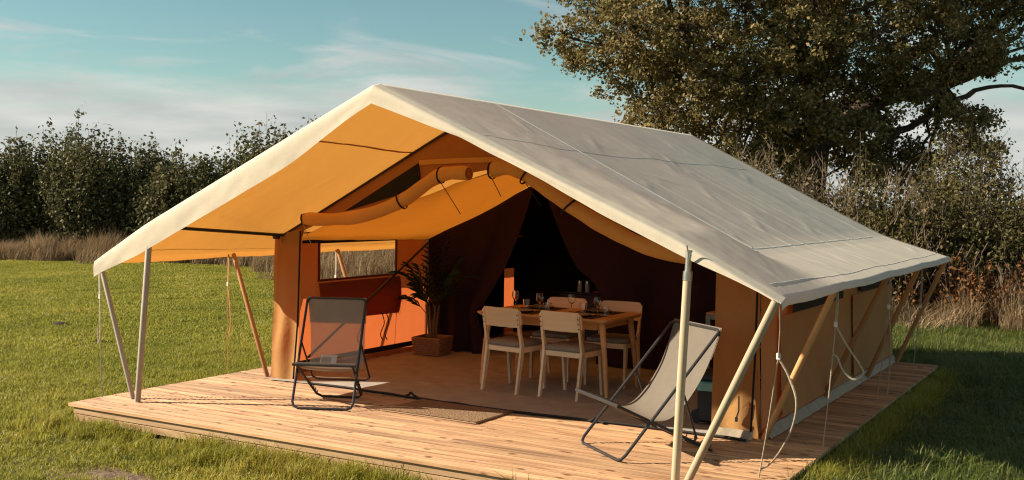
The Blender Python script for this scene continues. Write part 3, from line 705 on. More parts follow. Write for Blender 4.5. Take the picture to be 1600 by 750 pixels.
b = MB(IC); b.tube([(2.88, YI - .05, .86), (2.95, YI + .01, .84), (3.02, YI - .05, .85)], .02, 6); b.build('tie_back', M['liner'], inner)

# ================================================================== FLOOR COVERINGS
cp = thing('carpet', 'brown carpet laid on the deck inside the tent', 'carpet', (3.05, 3.2, 0))
b = raw(MB((3.05, 3.2, 0)))
def cfn(u, v):
    x = .60 + 4.92 * u; y0 = 1.86 + .05 * math.sin(u * 9) - .04 * sstep(.5, .9, u); y = y0 + (7.0 - y0) * v
    w = .5 + mnoise.noise(Vector((x * 1.3, y * 1.1, 5)))
    r_ = abs(mnoise.noise(Vector((x * 1.6 + y * .5, y * 1.5 - x * .4, 2.4))))
    z = .008 + .022 * max(0, (.12 - r_) / .12) * max(0, min(1, w)) * min(1, v * 9) + .004 * mnoise.noise(Vector((x * 5, y * 5, 1)))
    return (x, y, z)
b.grid(cfn, 120, 120); b.build('carpet_pile', M['carpet'], cp, True, 80)
b = MB((3.05, 3.2, 0)); b.tube([Vector(cfn(u, 0)) + Vector((0, -.004, .006 + .012 * max(0, mnoise.noise(Vector((u * 14, 2, 3)))))) for u in np.linspace(.1, 1, 60)], .011, 6); b.build('binding', M['edge'], cp)
for x, y in ((2.32, 1.90), (4.24, 1.83)):
    b = MB((3.05, 3.2, 0)); b.tube(spline([(x - .06, y, .012), (x - .02, y - .01, .025), (x, y, .045), (x + .03, y, .025), (x + .09, y - .02, .012)], 4), .011, 6); b.build('pull_loop', M['edge'], cp)
cm = thing('doormat', 'brown coir doormat on the deck at the front edge of the carpet', 'doormat', (2.97, 1.53, 0), R(-1))
b = raw(MB()); b.grid(lambda u, v: (-.48 + .96 * u, -.285 + .57 * v, .017 + .003 * mnoise.noise(Vector((u * 40, v * 30, 1)))), 70, 44); b.build('mat_pile', M['coir'], cm)
b = MB(); b.tube([(-.49, -.295, .009), (.49, -.295, .009), (.49, .295, .009), (-.49, .295, .009)], .006, 6, closed=True); b.build('mat_edging', M['wicker'], cm)

# ================================================================== DECK CHAIRS
def deck_chair(label, loc, rz, hw, top, frontbar, sling_pts, rear, rear_hw, mat_main, mat_top, group, low_prop):
    t = thing('deck_chair', label, 'deck chair', loc, rz, group); r = .0115
    d, h = top
    def ubar(p_l, p_r, bends, rad=.011): b = MB(); b.tube(bends, rad, 8); return b
    c = .055
    # back frame: U on the floor, rails rising to the top bar
    up = Vector((0, d, h - .012)).normalized()
    P = [(-hw, d, h), (-hw, up.y * c, .012 + up.z * c), (-hw + .016, .012, .024), (-hw + c, 0, .012), (hw - c, 0, .012), (hw - .016, .012, .024), (hw, up.y * c, .012 + up.z * c), (hw, d, h)]
    b = MB(); b.tube(P, r, 8); b.build('back_frame', M['darkmetal'], t)
    b = MB(); b.tube([(-hw, d, h - .03), (-hw + .012, d, h + .0), (-hw + .04, d + .004, h + .012), (hw - .04, d + .004, h + .012), (hw - .012, d, h), (hw, d, h - .03)], r * .9, 8); b.build('top_bar', M['darkmetal'], t)
    fd, fh = frontbar; rd = rear; w2 = hw - .02
    v = (Vector((0, rd, .012)) - Vector((0, fd, fh))).normalized()
    P = [(-w2, fd, fh), (-w2 + (w2 - rear_hw) * .85, rd - abs(v.y) * c, .012 + abs(v.z) * c), (-rear_hw + .03, rd, .012), (rear_hw - .03, rd, .012), (w2 - (w2 - rear_hw) * .85, rd - abs(v.y) * c, .012 + abs(v.z) * c), (w2, fd, fh)]
    b = MB(); b.tube(P, r, 8); sf = b.build('seat_frame', M['darkmetal'], t)
    b = MB(); b.tube([(-hw - .012, fd, fh), (hw + .012, fd, fh)], .014, 8); b.build('front_bar', M['darkmetal'], sf)
    b = MB()
    for s_ in (-1, 1):
        for k in range(5):
            q = .60 + .085 * k; p = Vector((0, fd, fh)).lerp(Vector((0, rd, .012)), q); x = s_ * (w2 - (w2 - rear_hw) * .85 * q)
            b.tube([(x, p.y + .02 * math.cos(a) , p.z + .02 + .018 * math.sin(a)) for a in np.linspace(-2.6, .9, 7)], .005, 5)
    b.build('notch_rack', M['darkmetal'], sf)
    # prop: swings down from the rails to the rack
    q0 = Vector((0, d, h)).lerp(Vector((0, 0, .012)), .40); pd, ph = low_prop
    P = [(-hw + .0, q0.y, q0.z), (-hw + .0, q0.y + (pd - q0.y) * .92, q0.z + (ph - q0.z) * .92), (-hw + .05, pd, ph), (hw - .05, pd, ph), (hw, q0.y + (pd - q0.y) * .92, q0.z + (ph - q0.z) * .92), (hw, q0.y, q0.z)]
    b = MB(); b.tube(P, .0085, 8); b.build('prop', M['darkmetal'], t)
    S = spline([(0, y_, z_) for y_, z_ in sling_pts], 8); sw = hw - .004; n_ = len(S)
    def strip(i0, i1, off, mt, name, wf=1.0):
        b = raw(MB())
        for i in range(i0, i1):
            tq = i / (n_ - 1); sag = .03 * math.sin(math.pi * min(1, tq * 1.1)); nar = 1 - .07 * math.sin(math.pi * tq)
            for k in range(17):
                u = k / 16 * 2 - 1
                b.v.append(Vector((u * sw * nar * wf, S[i].y + off - .0 * sag, S[i].z - sag * (1 - u * u) * (1 if tq < .6 else .2) + off + .0015 * mnoise.noise(Vector((u * 4, tq * 9, loc[0]))))))
        for i in range(i1 - i0 - 1):
            for k in range(16): b.f.append((i * 17 + k, i * 17 + k + 1, (i + 1) * 17 + k + 1, (i + 1) * 17 + k))
        return b.build(name, mt, t, True, 80)
    strip(0, n_, 0, mat_main, 'sling')
    strip(int(n_ * .80), n_, .006, mat_top, 'head_band', 1.02); strip(0, 5, .006, mat_top, 'front_band', 1.02)
    return t
DCG = 'folding deck chairs on the deck'
deck_chair('dark framed deck chair with see-through grey mesh sling, booklet on its seat', (2.035, .985, 0), R(24), .27, (.45, .915), (.06, .38),
           [(.055, .395), (.14, .355), (.28, .31), (.41, .31), (.475, .41), (.49, .58), (.48, .76), (.455, .93)], .58, .20, M['sling'], M['slingbar'], DCG, (.63, .16))
deck_chair('reclined deck chair with sunlit beige sling behind the right front pole', (4.73, .90, 0), R(-38), .335, (.78, .90), (-.03, .405),
           [(-.035, .42), (.08, .36), (.24, .285), (.40, .285), (.54, .40), (.665, .58), (.745, .76), (.795, .92)], .80, .26, M['slinglight'], M['slinglight'], DCG, (.62, .10))
bk = thing('booklet', 'small white booklet lying on the seat of the grey mesh deck chair', 'booklet', (1.817, 1.327, .362), R(24))
b = MB(); b.box((0, 0, .006), (.15, .12, .008), (R(48), 0, 0), bev=.001); b.build('pages', M['paper'], bk)
b = MB(); b.box((-.02, -.0038, .0095), (.09, .07, .0012), (R(48), 0, 0)); b.build('cover_panel', M['plate'], bk)

# ================================================================== TABLE AND CHAIRS
TZ = .725
tb = thing('dining_table', 'wooden dining table with splayed legs set for four on the carpet', 'table', (3.17, 3.20, .012))
b = MB(); tw, td = 1.42, .86; poly = []
for cx_, cy_, a0 in ((tw / 2 - .05, td / 2 - .05, 0), (-tw / 2 + .05, td / 2 - .05, 90), (-tw / 2 + .05, -td / 2 + .05, 180), (tw / 2 - .05, -td / 2 + .05, 270)):
    for k in range(6): a = R(a0 + 18 * k); poly.append((cx_ + .05 * math.cos(a), cy_ + .05 * math.sin(a)))
np_ = len(poly); vs = [(x * (1 - .028), y * (1 - .045), TZ - .034) for x, y in poly] + [(x, y, TZ - .012) for x, y in poly] + [(x, y, TZ - .003) for x, y in poly] + [(x * .997, y * .995, TZ) for x, y in poly]
fs = [tuple(range(np_ - 1, -1, -1)), tuple(range(3 * np_, 4 * np_))] + [(r_ * np_ + i, r_ * np_ + (i + 1) % np_, (r_ + 1) * np_ + (i + 1) % np_, (r_ + 1) * np_ + i) for r_ in range(3) for i in range(np_)]
b.add(vs, fs); b.build('table_top', M['tablewood'], tb, True, 30)
b = MB(); 
for c_, d_ in (((0, .33, TZ - .07), (1.14, .022, .07)), ((0, -.33, TZ - .07), (1.14, .022, .07)), ((.58, 0, TZ - .07), (.022, .64, .07)), ((-.58, 0, TZ - .07), (.022, .64, .07))): b.box(c_, d_)
b.build('apron', M['tablewood'], tb, False)
for sx_ in (-1, 1):
    for sy_ in (-1, 1):
        b = MB(); b.tube([(sx_ * .685, sy_ * .345, 0), (sx_ * .66, sy_ * .335, .3), (sx_ * .615, sy_ * .315, TZ - .036)], [.0165, .024, .032], 12); b.build('leg', M['tablewood'], tb)
def dining_chair(label, loc, rz, group):
    t = thing('dining_chair', label, 'chair', loc, rz, group)     # local: front is +y, back is -y
    w = .205
    for s_ in (-1, 1):      # boomerang rear legs
        P = [(-.235, 0), (-.205, 0), (-.125, .34), (-.12, .45), (-.175, .62), (-.205, .775), (-.228, .775), (-.20, .62), (-.165, .45), (-.172, .38)]
        b = MB(); b.prism(P, (s_ * w - .012, s_ * w + .012), 'x'); b.build('leg', M['chairwood'], t, False)
        P = [(.235, 0), (.208, 0), (.165, .36), (.165, .435), (.225, .435), (.225, .36)]
        b = MB(); b.prism(P, (s_ * w - .013, s_ * w + .013), 'x'); b.build('leg', M['chairwood'], t, False)
    b = MB()
    for s_ in (-1, 1): b.box((s_ * w * .985, .025, .405), (.02, .30, .05), bev=.003)
    b.box((0, .205, .405), (w * 2 - .03, .02, .05), bev=.003); b.box((0, -.145, .405), (w * 2 - .03, .02, .05), bev=.003); b.build('seat_frame', M['chairwood'], t, False)
    b = MB()               # rounded, slightly crowned cushion
    def ring(sc, z, rad=.06):
        o_ = []
        for cx_, cy_, a0 in ((.215 - rad, .22 - rad, 0), (-.215 + rad, .22 - rad, 90), (-.205 + rad, -.175 + rad, 180), (.205 - rad, -.175 + rad, 270)):
            for k in range(6): a = R(a0 + 18 * k); o_.append(((cx_ + rad * math.cos(a)) * sc, (cy_ + rad * math.sin(a)) * sc, z))
        return o_
    rs_ = [ring(.93, .432), ring(1.0, .440), ring(1.015, .455), ring(1.0, .472), ring(.9, .482), ring(.6, .488)]; k_ = 24
    b.add([v for r_ in rs_ for v in r_], [tuple(range(k_ - 1, -1, -1)), tuple(range(5 * k_, 6 * k_))] + [(r_ * k_ + i, r_ * k_ + (i + 1) % k_, (r_ + 1) * k_ + (i + 1) % k_, (r_ + 1) * k_ + i) for r_ in range(5) for i in range(k_)])
    b.build('cushion', M['cushion'], t, True, 50)
    b = MB(); nn = 14; vs = []     # curved backrest with rounded corners
    for face in (0, 1):
        for i in range(nn + 1):
            u = i / nn * 2 - 1; x = u * .228; e = max(0, abs(u) - .8) / .2; inset = .035 * (1 - math.sqrt(max(0, 1 - e * e)))
            yc = -.165 - .035 * (1 - u * u) - (.016 if face else 0)
            for k, z in enumerate((.622 + inset, .66, .74, .805 - inset)):
                vs.append((x, yc - (z - .62) * .17, z))
    fs = []
    k4 = 4; fo = (nn + 1) * 4
    for i in range(nn):
        for k in range(3):
            a = i * 4 + k; fs.append((a, a + 4, a + 5, a + 1)); fs.append((fo + a, fo + a + 1, fo + a + 5, fo + a + 4))
        fs.append((i * 4, fo + i * 4, fo + i * 4 + 4, i * 4 + 4)); fs.append((i * 4 + 3, i * 4 + 7, fo + i * 4 + 7, fo + i * 4 + 3))
    for i in (0, nn):
        for k in range(3): fs.append((i * 4 + k, i * 4 + k + 1, fo + i * 4 + k + 1, fo + i * 4 + k))
    b.add(vs, fs); b.build('backrest', M['chairwood'], t, True, 50)
    b = MB()
    for s_ in (-1, 1):
        for z in (.66, .70, .74): b.lathe([(.0, .004), (.005, .003), (.005, -.004)], (0, 0, 0), 6); 
    b.v = []; b.f = []
    for s_ in (-1, 1):
        for z in (.655, .70, .745):
            yq = -.205 - (z - .62) * .16; b.box((s_ * w, yq - .004, z), (.011, .012, .011), bev=.003)
    b.build('screw', M['darkmetal'], t, False)
    return t
CG = 'dining chairs around the table'
c0 = dining_chair('wooden chair with its back to the deck, at the near left of the table', (2.90, 2.775, .012), R(-7), CG)
copy_tree(c0, None, (3.525, 2.775, .012), R(-5), 'wooden chair with its back to the deck, at the near right of the table')
copy_tree(c0, None, (2.93, 3.64, .012), R(183), 'wooden chair facing the deck, at the far left behind the table')
copy_tree(c0, None, (3.56, 3.62, .012), R(184), 'wooden chair facing the deck, at the far right behind the table')

# table settings --------------------------------------------------------
ZT = TZ + .012
def placemat(label, x, y, g_):
    t = thing('placemat', label, 'placemat', (x, y, ZT), 0, g_); b = MB(); b.box((0, 0, .002), (.42, .30, .003), bev=.0008); b.build('mat', M['placemat'], t, False); return t
def plate(label, x, y, g_):
    t = thing('plate', label, 'plate', (x, y, ZT + .0038), 0, g_)
    b = MB(); b.lathe([(0, .002), (.07, .001), (.085, .004), (.125, .016), (.128, .018), (.124, .019), (.085, .009), (.07, .007), (0, .007)], n=28); b.build('dish', M['plate'], t); return t
def napkin(label, x, y, g_):
    t = thing('napkin', label, 'napkin', (x, y, ZT + .011), 0, g_)
    b = raw(MB()); b.grid(lambda u, v: ((u - .5) * .19, (v - .5) * .10, .006 + .016 * math.sin(v * 3.1) * (1 + .5 * math.sin(u * 7)) + .03 * u * u * v), 12, 8); b.build('cloth', M['bowl'], t, True); return t
def wine_glass(label, x, y, g_):
    t = thing('wine_glass', label, 'wine glass', (x, y, ZT), 0, g_)
    b = MB(); b.lathe([(0, .001), (.033, .0015), (.034, .003), (.01, .006), (.004, .012), (.0038, .07), (.008, .078), (.028, .095), (.037, .12), (.036, .15), (.030, .178), (.0288, .178), (.0345, .15), (.0355, .12), (.027, .0965), (.006, .081), (0, .080)], n=24)
    b.build('bowl_and_stem', M['glass'], t); return t
def tumbler(label, x, y, g_):
    t = thing('tumbler', label, 'tumbler', (x, y, ZT), 0, g_)
    b = MB(); b.lathe([(0, .001), (.027, .001), (.030, .004), (.037, .095), (.0355, .096), (.029, .008), (0, .008)], n=24); b.build('tumbler_wall', M['glass'], t); return t
def cutlery(label, x, y, g_):
    t = thing('fork', label, 'fork', (x, y, ZT + .004), 0, g_)
    b = MB(); b.tube([(0, -.09, .003), (0, 0, .004), (0, .05, .003)], [.006, .003, .004], 6, flat=(.3, 1))
    for k in (-1, 0, 1): b.tube([(k * .006, .05, .003), (k * .007, .09, .004)], .0018, 5)
    b.build('tines_and_handle', M['metal'], t); return t
for nm, x, y, s_ in (('near left', 2.86, 2.98, 1), ('near right', 3.50, 2.97, 1), ('far left', 2.86, 3.42, -1), ('far right', 3.50, 3.42, -1)):
    placemat(f'dark woven placemat under the plate at the {nm} place of the table', x, y, 'placemats on the dining table')
    plate(f'grey dinner plate at the {nm} place of the table', x - .01, y, 'plates on the dining table')
    if s_ < 0: napkin(f'dark folded napkin on the plate at the {nm} place', x - .01, y, 'napkins on the dining table')
    wine_glass(f'empty stemmed wine glass at the {nm} place of the table', x + (.10 if s_ > 0 else -.24), y + s_ * .19 + (.0 if s_ > 0 else .05), 'wine glasses on the dining table')
    tumbler(f'clear glass tumbler at the {nm} place of the table', x + (.21 if s_ > 0 else -.12), y + s_ * .13, 'tumblers on the dining table')
    cutlery(f'steel fork beside the plate at the {nm} place of the table', x - .17, y, 'forks on the dining table')

# ================================================================== INTERIOR OBJECTS
# palm in a basket
pot = thing('planter_basket', 'square wicker planter basket holding the palm by the orange wall', 'planter', (.93, 4.25, .012), R(8))
b = MB(); hw_ = .175; vs = []; 
lev = [(.155, .0), (.162, .06), (.168, .12), (.174, .19), (.178, .20), (.17, .202), (.163, .19), (.15, .15)]
for h_, z in lev: vs += [(-h_, -h_, z), (h_, -h_, z), (h_, h_, z), (-h_, h_, z)]
b.add(vs, [(3, 2, 1, 0)] + [(r_ * 4 + i, r_ * 4 + (i + 1) % 4, r_ * 4 + 4 + (i + 1) % 4, r_ * 4 + 4 + i) for r_ in range(len(lev) - 1) for i in range(4)]); b.build('basket_core', M['wicker'], pot, False)
weave = MB()
for side in range(4):
    a = R(90 * side); ca, sa = math.cos(a), math.sin(a)
    for k in range(9):
        z = .012 + .021 * k; hh = .157 + .018 * z / .19
        P = [(-hh + 2 * hh * i / 16, -hh - .004 - .006 * math.sin((i + k) * math.pi / 1 + .5 * math.pi) , z) for i in range(17)]
        weave.tube([(x * ca - y_ * sa, x * sa + y_ * ca, z_) for x, y_, z_ in P], .0085, 5)
weave.build('weave', M['wicker'], pot, kind='stuff')
b = MB(); b.tube([(-.176, -.176, .2), (.176, -.176, .2), (.176, .176, .2), (-.176, .176, .2)], .012, 6, closed=True); b.build('rim', M['wicker'], pot)
b = MB(); b.box((0, 0, .165), (.31, .31, .02)); b.build('soil', M['soil'], pot, False)
palm = thing('palm_plant', 'dark potted palm with arching fronds beside the orange wall', 'palm', (.93, 4.25, .17))
pr = random.Random(5)
for k in range(7):
    a = 2 * math.pi * k / 7 + .3; rr_ = .035
    b = MB(); b.tube(spline([(rr_ * math.cos(a), rr_ * math.sin(a), 0), (rr_ * 1.5 * math.cos(a), rr_ * 1.5 * math.sin(a), .2), (rr_ * 2.2 * math.cos(a), rr_ * 2.2 * math.sin(a), .42)], 4), [.012] * 9, 6); b.build('cane', M['palmstem'], palm)
NF = 13
for k in range(NF):
    az = k * 2.39996 + pr.uniform(-.2, .2); lean = .18 + .85 * (k / (NF - 1)) ** .8; ln = pr.uniform(.62, .78) * (1.25 - .25 * k / NF)
    h0 = pr.uniform(.22, .42); ca, sa = math.cos(az), math.sin(az); path = []
    for i in range(12):
        t = i / 11; rad = .04 + ln * math.sin(lean) * (.55 * t + .25 * t * t); z = h0 + ln * (t * math.cos(lean * .75) - .42 * lean * t ** 2.6)
        path.append(Vector((rad * ca, rad * sa, z)))
    b = MB(); b.tube(path, [.0055 - .004 * i / 11 for i in range(12)], 5)
    for i in range(3, 12):
        p = path[i]; dr = (path[i] - path[i - 1]).normalized(); side = dr.cross(Vector((0, 0, 1)))
        side = side.normalized() if side.length > .05 else Vector((-sa, ca, 0))
        ll = .20 * math.sin(math.pi * (.2 + .66 * i / 12)) + .03
        for s_ in (-1, 1):
            d_ = (side * s_ * .8 + dr * .9 + Vector((0, 0, pr.uniform(-.12, .12)))).normalized(); wv = dr.cross(d_).cross(d_).normalized() * .0050
            mid = p + d_ * ll * .45 + Vector((0, 0, .010)); tip = p + d_ * ll + Vector((0, 0, -.045 * ll / .2))
            b.add([p, mid + wv, tip, mid - wv], [(0, 1, 2), (0, 2, 3)])
    raw(b).build('frond', M['palm'], palm, False)
# cooler
co = thing('cool_box', 'navy wheeled cool box with a teal band beside the right tent panel', 'cool box', (5.13, 2.36, .012), R(4))
b = MB(); b.box((0, 0, .16), (.32, .30, .28), bev=.02); b.build('body', M['cooler'], co, True)
b = MB(); b.box((0, 0, .315), (.326, .306, .085), bev=.012); b.build('band', M['teal'], co, True)
b = MB(); b.box((0, 0, .395), (.33, .31, .07), bev=.02); b.build('lid', M['cooler'], co, True)
for s_ in (-1, 1):
    b = MB(); b.tube([(-.17, s_ * .10 - .02, .06), (-.17, s_ * .10 + .02, .06)], .055, 14); b.build('wheel', M['black'], co)
b = MB(); b.tube([(-.172, -.09, .41), (-.185, -.09, .33), (-.185, .09, .33), (-.172, .09, .41)], .01, 6); b.build('handle', M['black'], co)
# steel kitchen rack at the right
rk = thing('kitchen_rack', 'grey steel rack with a wooden top at the right behind the deck chair', 'rack', (4.85, 4.28, .012))
b = MB(); b.box((0, 0, .715), (.98, .42, .022), bev=.004); b.build('top', M['tablewood'], rk, False)
for z in (.12, .42): b = MB(); b.box((0, 0, z), (.94, .38, .02), bev=.003); b.build('shelf', M['rack'], rk, False)
for sx_ in (-1, 1):
    for sy_ in (-1, 1):
        b = MB(); b.box((sx_ * .47, sy_ * .19, .352), (.05, .035, .70), bev=.003); b.build('leg', M['rack'], rk, False)
b = MB(); b.box((0, -.195, .68), (.93, .015, .045)); b.build('rail', M['rack'], rk, False)
# cabinet with shakers
cb = thing('low_cabinet', 'black low cabinet in the dark bedroom behind the dining table', 'cabinet', (2.33, 5.5, .012))
b = MB(); b.box((0, 0, .36), (.56, .38, .70), bev=.006); b.build('carcass', M['black'], cb, False)
for s_ in (-1, 1): b = MB(); b.box((s_ * .138, -.195, .36), (.268, .014, .64), bev=.004); b.build('door', M['black'], cb, False)
b = MB(); b.box((0, -.005, .722), (.60, .41, .02), bev=.004); b.build('top', M['black'], cb, False)
for k, (x, lb) in enumerate(((2.30, 'salt'), (2.40, 'pepper'))):
    t = thing('shaker', ('left' if k == 0 else 'right') + ' of the two glass shakers on the black cabinet', 'shaker', (x, 5.36, .745), 0, 'shakers on the cabinet')
    b = MB(); b.lathe([(0, 0), (.03, 0), (.032, .004), (.028, .10), (.0, .101)], n=16); b.build('body', M['plate'], t)
    b = MB(); b.lathe([(.028, .1), (.030, .102), (.030, .135), (.02, .145), (0, .147)], n=16); b.build('cap', M['metal'], t)
t = thing('pink_cloth', 'small folded pink cloth on the black cabinet beside the shakers', 'cloth', (2.53, 5.37, .745))
b = raw(MB()); b.grid(lambda u, v: ((u - .5) * .13, (v - .5) * .1, .004 + .022 * math.sin(math.pi * u) * math.sin(math.pi * v) + .004 * math.sin(u * 19)), 12, 8); b.build('cloth_fold', M['pink'], t)

# ================================================================== VEGETATION
def leaf_quads(C, size, up=.25, asp=.55, rng=npr):
    """one bent rhombus per centre C (n,3)"""
    n = len(C); d = rng.normal(size=(n, 3)); d /= np.linalg.norm(d, axis=1, keepdims=True)
    nn = rng.normal(size=(n, 3)); nn[:, 2] += up * 2; w = np.cross(d, nn); w /= np.linalg.norm(w, axis=1, keepdims=True) + 1e-9
    s = (size * rng.uniform(.65, 1.35, n))[:, None] if np.isscalar(size) else size[:, None]
    nrm = np.cross(w, d)
    V = np.stack([C - d * s * .5, C + w * s * asp * .5 + nrm * s * .08, C + d * s * .5, C - w * s * asp * .5 + nrm * s * .08], 1).reshape(-1, 3)
    return V, np.arange(4 * n).reshape(n, 4)
def add_branches(b, segs, n=5):
    for P, rs in segs: b.tube(P, rs, n, caps=False)
def wiggle(p0, p1, k, amp, rg):
    P = [Vector(p0).lerp(Vector(p1), i / k) for i in range(k + 1)]; ln = (Vector(p1) - Vector(p0)).length
    return [p + Vector((rg.uniform(-1, 1), rg.uniform(-1, 1), rg.uniform(-.6, .8))) * amp * ln * math.sin(math.pi * i / k) for i, p in enumerate(P)]

def bush(name, label, loc, w, dpt, h, nshoot, per, leaf, mt, seed, group, spiky=.35, twigs=0, base=.12, twmat=None, bare_top=0.0):
    rg = random.Random(seed); rn = np.random.default_rng(seed)
    t = thing(name, label, 'bush', loc, 0, group); Cs = []; segs = []
    for k in range(nshoot):
        a = rg.uniform(0, 2 * math.pi); q = math.sqrt(rg.random()); bx, by = q * math.cos(a), q * math.sin(a)
        env = (1 - .5 * q ** 3) * (1 + .16 * mnoise.noise(Vector((bx * 2, by * 2, seed * 1.7))))
        ht = h * env * rg.uniform(.66, 1.0) + (h * spiky * rg.random() ** 3)
        p0 = Vector((bx * w * .25, by * dpt * .25, 0)); p1 = Vector((bx * w * .95, by * dpt * .95, ht)); p1.x += rg.uniform(-.1, .1) * w * .3
        mid = p0.lerp(p1, .5) + Vector((bx * w * .25, by * dpt * .25, -.05 * h))
        if rg.random() < .35 or k < 8: segs.append((spline([p0, mid, p1], 3), [max(.004, .022 * (1 - i / 6.5)) * (h / 3.5) for i in range(7)]))
        ts = rn.uniform(base, 1 - bare_top * rg.random(), per); ts = np.maximum(ts, base)
        P0, Mi, P1 = (np.array(v) for v in (p0, mid, p1))
        pts_ = P0 * ((1 - ts) ** 2)[:, None] + 2 * Mi * ((1 - ts) * ts)[:, None] + P1 * (ts ** 2)[:, None]
        spread = (.20 * (1.05 - ts) + .05)[:, None] * (w / 1.5) * rn.uniform(.7, 1.4)
        Cs.append(pts_ + rn.normal(size=(per, 3)) * spread)
    Call = np.concatenate(Cs); Call = Call[Call[:, 2] > .03]
    V, F = leaf_quads(Call, leaf, .3, .6, rn); link('foliage', mesh_np('foliage', V, F), mt, t)
    b = MB(); add_branches(b, segs)
    for k in range(twigs):
        a = rg.uniform(0, 2 * math.pi); q = math.sqrt(rg.random()); zt_ = h * (1 - .5 * q * q) * rg.uniform(.75, 1.02)
        p0 = Vector((q * math.cos(a) * w, q * math.sin(a) * dpt, zt_)); d_ = Vector((rg.uniform(-.6, .6), rg.uniform(-.6, .6), 1)).normalized(); ln = rg.uniform(.12, .42)
        P = wiggle(p0 - d_ * .4, p0 + d_ * ln, 4, .06, rg); b.tube(P, [.008, .007, .0055, .004, .0025], 4, caps=False)
        for s_ in range(3):
            q_ = P[rg.randint(1, 3)]; b.tube([q_, q_ + (d_ + Vector((rg.uniform(-1, 1), rg.uniform(-1, 1), .2))) * rg.uniform(.1, .25)], [.006, .003], 3, caps=False)
    raw(b).build('stems', twmat or M['bark'], t, True, 80)
    return t
HG = 'bushes of the hedge along the left side of the field'
LB = [(-26.1, 15.4, 1.5, 3.9, 'dark hedge bush at the far left, cut by the picture edge'),
      (-24.0, 15.7, 1.4, 3.95, 'dark hedge bush with upright shoots, second from the left of the hedge'),
      (-22.7, 17.0, 1.4, 4.0, 'rounded dark bush, third from the left of the hedge'),
      (-21.2, 16.8, 1.4, 4.1, 'tallest spiky bush in the middle of the left hedge'),
      (-19.8, 17.8, 1.35, 3.7, 'dark bush right of the tallest spiky one in the left hedge'),
      (-18.3, 17.9, 1.4, 3.45, 'low dip of the left hedge, a thin-topped bush'),
      (-17.1, 18.6, 1.35, 3.3, 'lowest bush of the left hedge, just right of the dip'),
      (-16.4, 19.5, 1.4, 3.85, 'bush with feathery top left of the tent roof edge'),
      (-15.1, 19.3, 1.5, 4.2, 'hedge bush rising just left of the tent ridge'),
      (-13.3, 19.2, 1.6, 4.3, 'hedge bush half hidden behind the left roof edge')]
for k, (x, y, w_, h_, lb) in enumerate(LB):
    bush('hedge_bush', lb, (x, y, GZ), w_ * 1.3, 1.5, h_ * 1.0, 330, 110, .12, M['hedgeleaf'], 30 + k, HG, .16, 12, .02)
RG = 'bushes of the hedge behind the right side of the tent'
RBS = [('twiggy_bush', 'brown twiggy bush rising behind the tent ridge, leftmost on the right side', (1.7, 14.0), 1.3, 3.1, 150, 100, .08, 'brownleaf', 140, .12),
       ('twiggy_bush', 'pale bare-twigged brown bush under the oak trunk', (3.0, 13.9), 1.2, 2.75, 170, 100, .08, 'brownleaf', 130, .12),
       ('twiggy_bush', 'brown leafy bush right of the bare-twigged one above the roof slope', (4.2, 13.6), 1.25, 2.65, 190, 105, .075, 'darkleaf', 80, .1),
       ('hedge_bush', 'large dark green bush standing right of the tent roof', (5.35, 14.3), 1.4, 2.75, 200, 130, .075, 'darkleaf', 30, .1),
       ('hedge_bush', 'tall airy bush with twiggy top below the oak bough', (5.1, 16.2), 1.3, 3.7, 170, 110, .085, 'darkleaf', 60, .12),
       ('hedge_bush', 'dark dense bush left of the picture\'s right edge', (6.65, 14.9), 1.2, 2.55, 120, 120, .075, 'darkleaf', 14, .1),
       ('hedge_bush', 'green bush at the right edge of the picture', (7.9, 15.5), 1.3, 2.75, 110, 110, .08, 'darkleaf', 20, .1),
       ('hedge_bush', 'low dark bush between the brown bush and the large green one', (4.3, 14.9), 1.0, 2.5, 90, 90, .08, 'darkleaf', 20, .1)]
for k, (nm, lb, (x, y), w_, h_, ns, per, lf, mt, tw, bt) in enumerate(RBS):
    bush(nm, lb, (x, y, GZ), w_, 1.2, h_, ns, per, lf, M[mt], 60 + k, RG, .22, tw, .06, M['twig'] if tw > 60 else None, bt)
for k, (x, y, w_, h_, lb) in enumerate(((5.75, 13.1, .7, 1.25, 'rusty dead bracken clump behind the far tent corner'), (6.7, 13.5, .85, 1.45, 'rusty dead bracken clump right of the far tent corner'), (7.7, 13.9, .8, 1.3, 'dead bracken clump at the right edge of the picture'), (4.9, 13.2, .8, 1.35, 'dead bracken clump behind the right tent eave'))):
    bush('bracken_clump', lb, (x, y, GZ), w_, .6, h_, 60, 60, .075, M['bracken'], 80 + k, 'dead bracken along the right hedge', .25, 20, .03, M['twig'], .2)

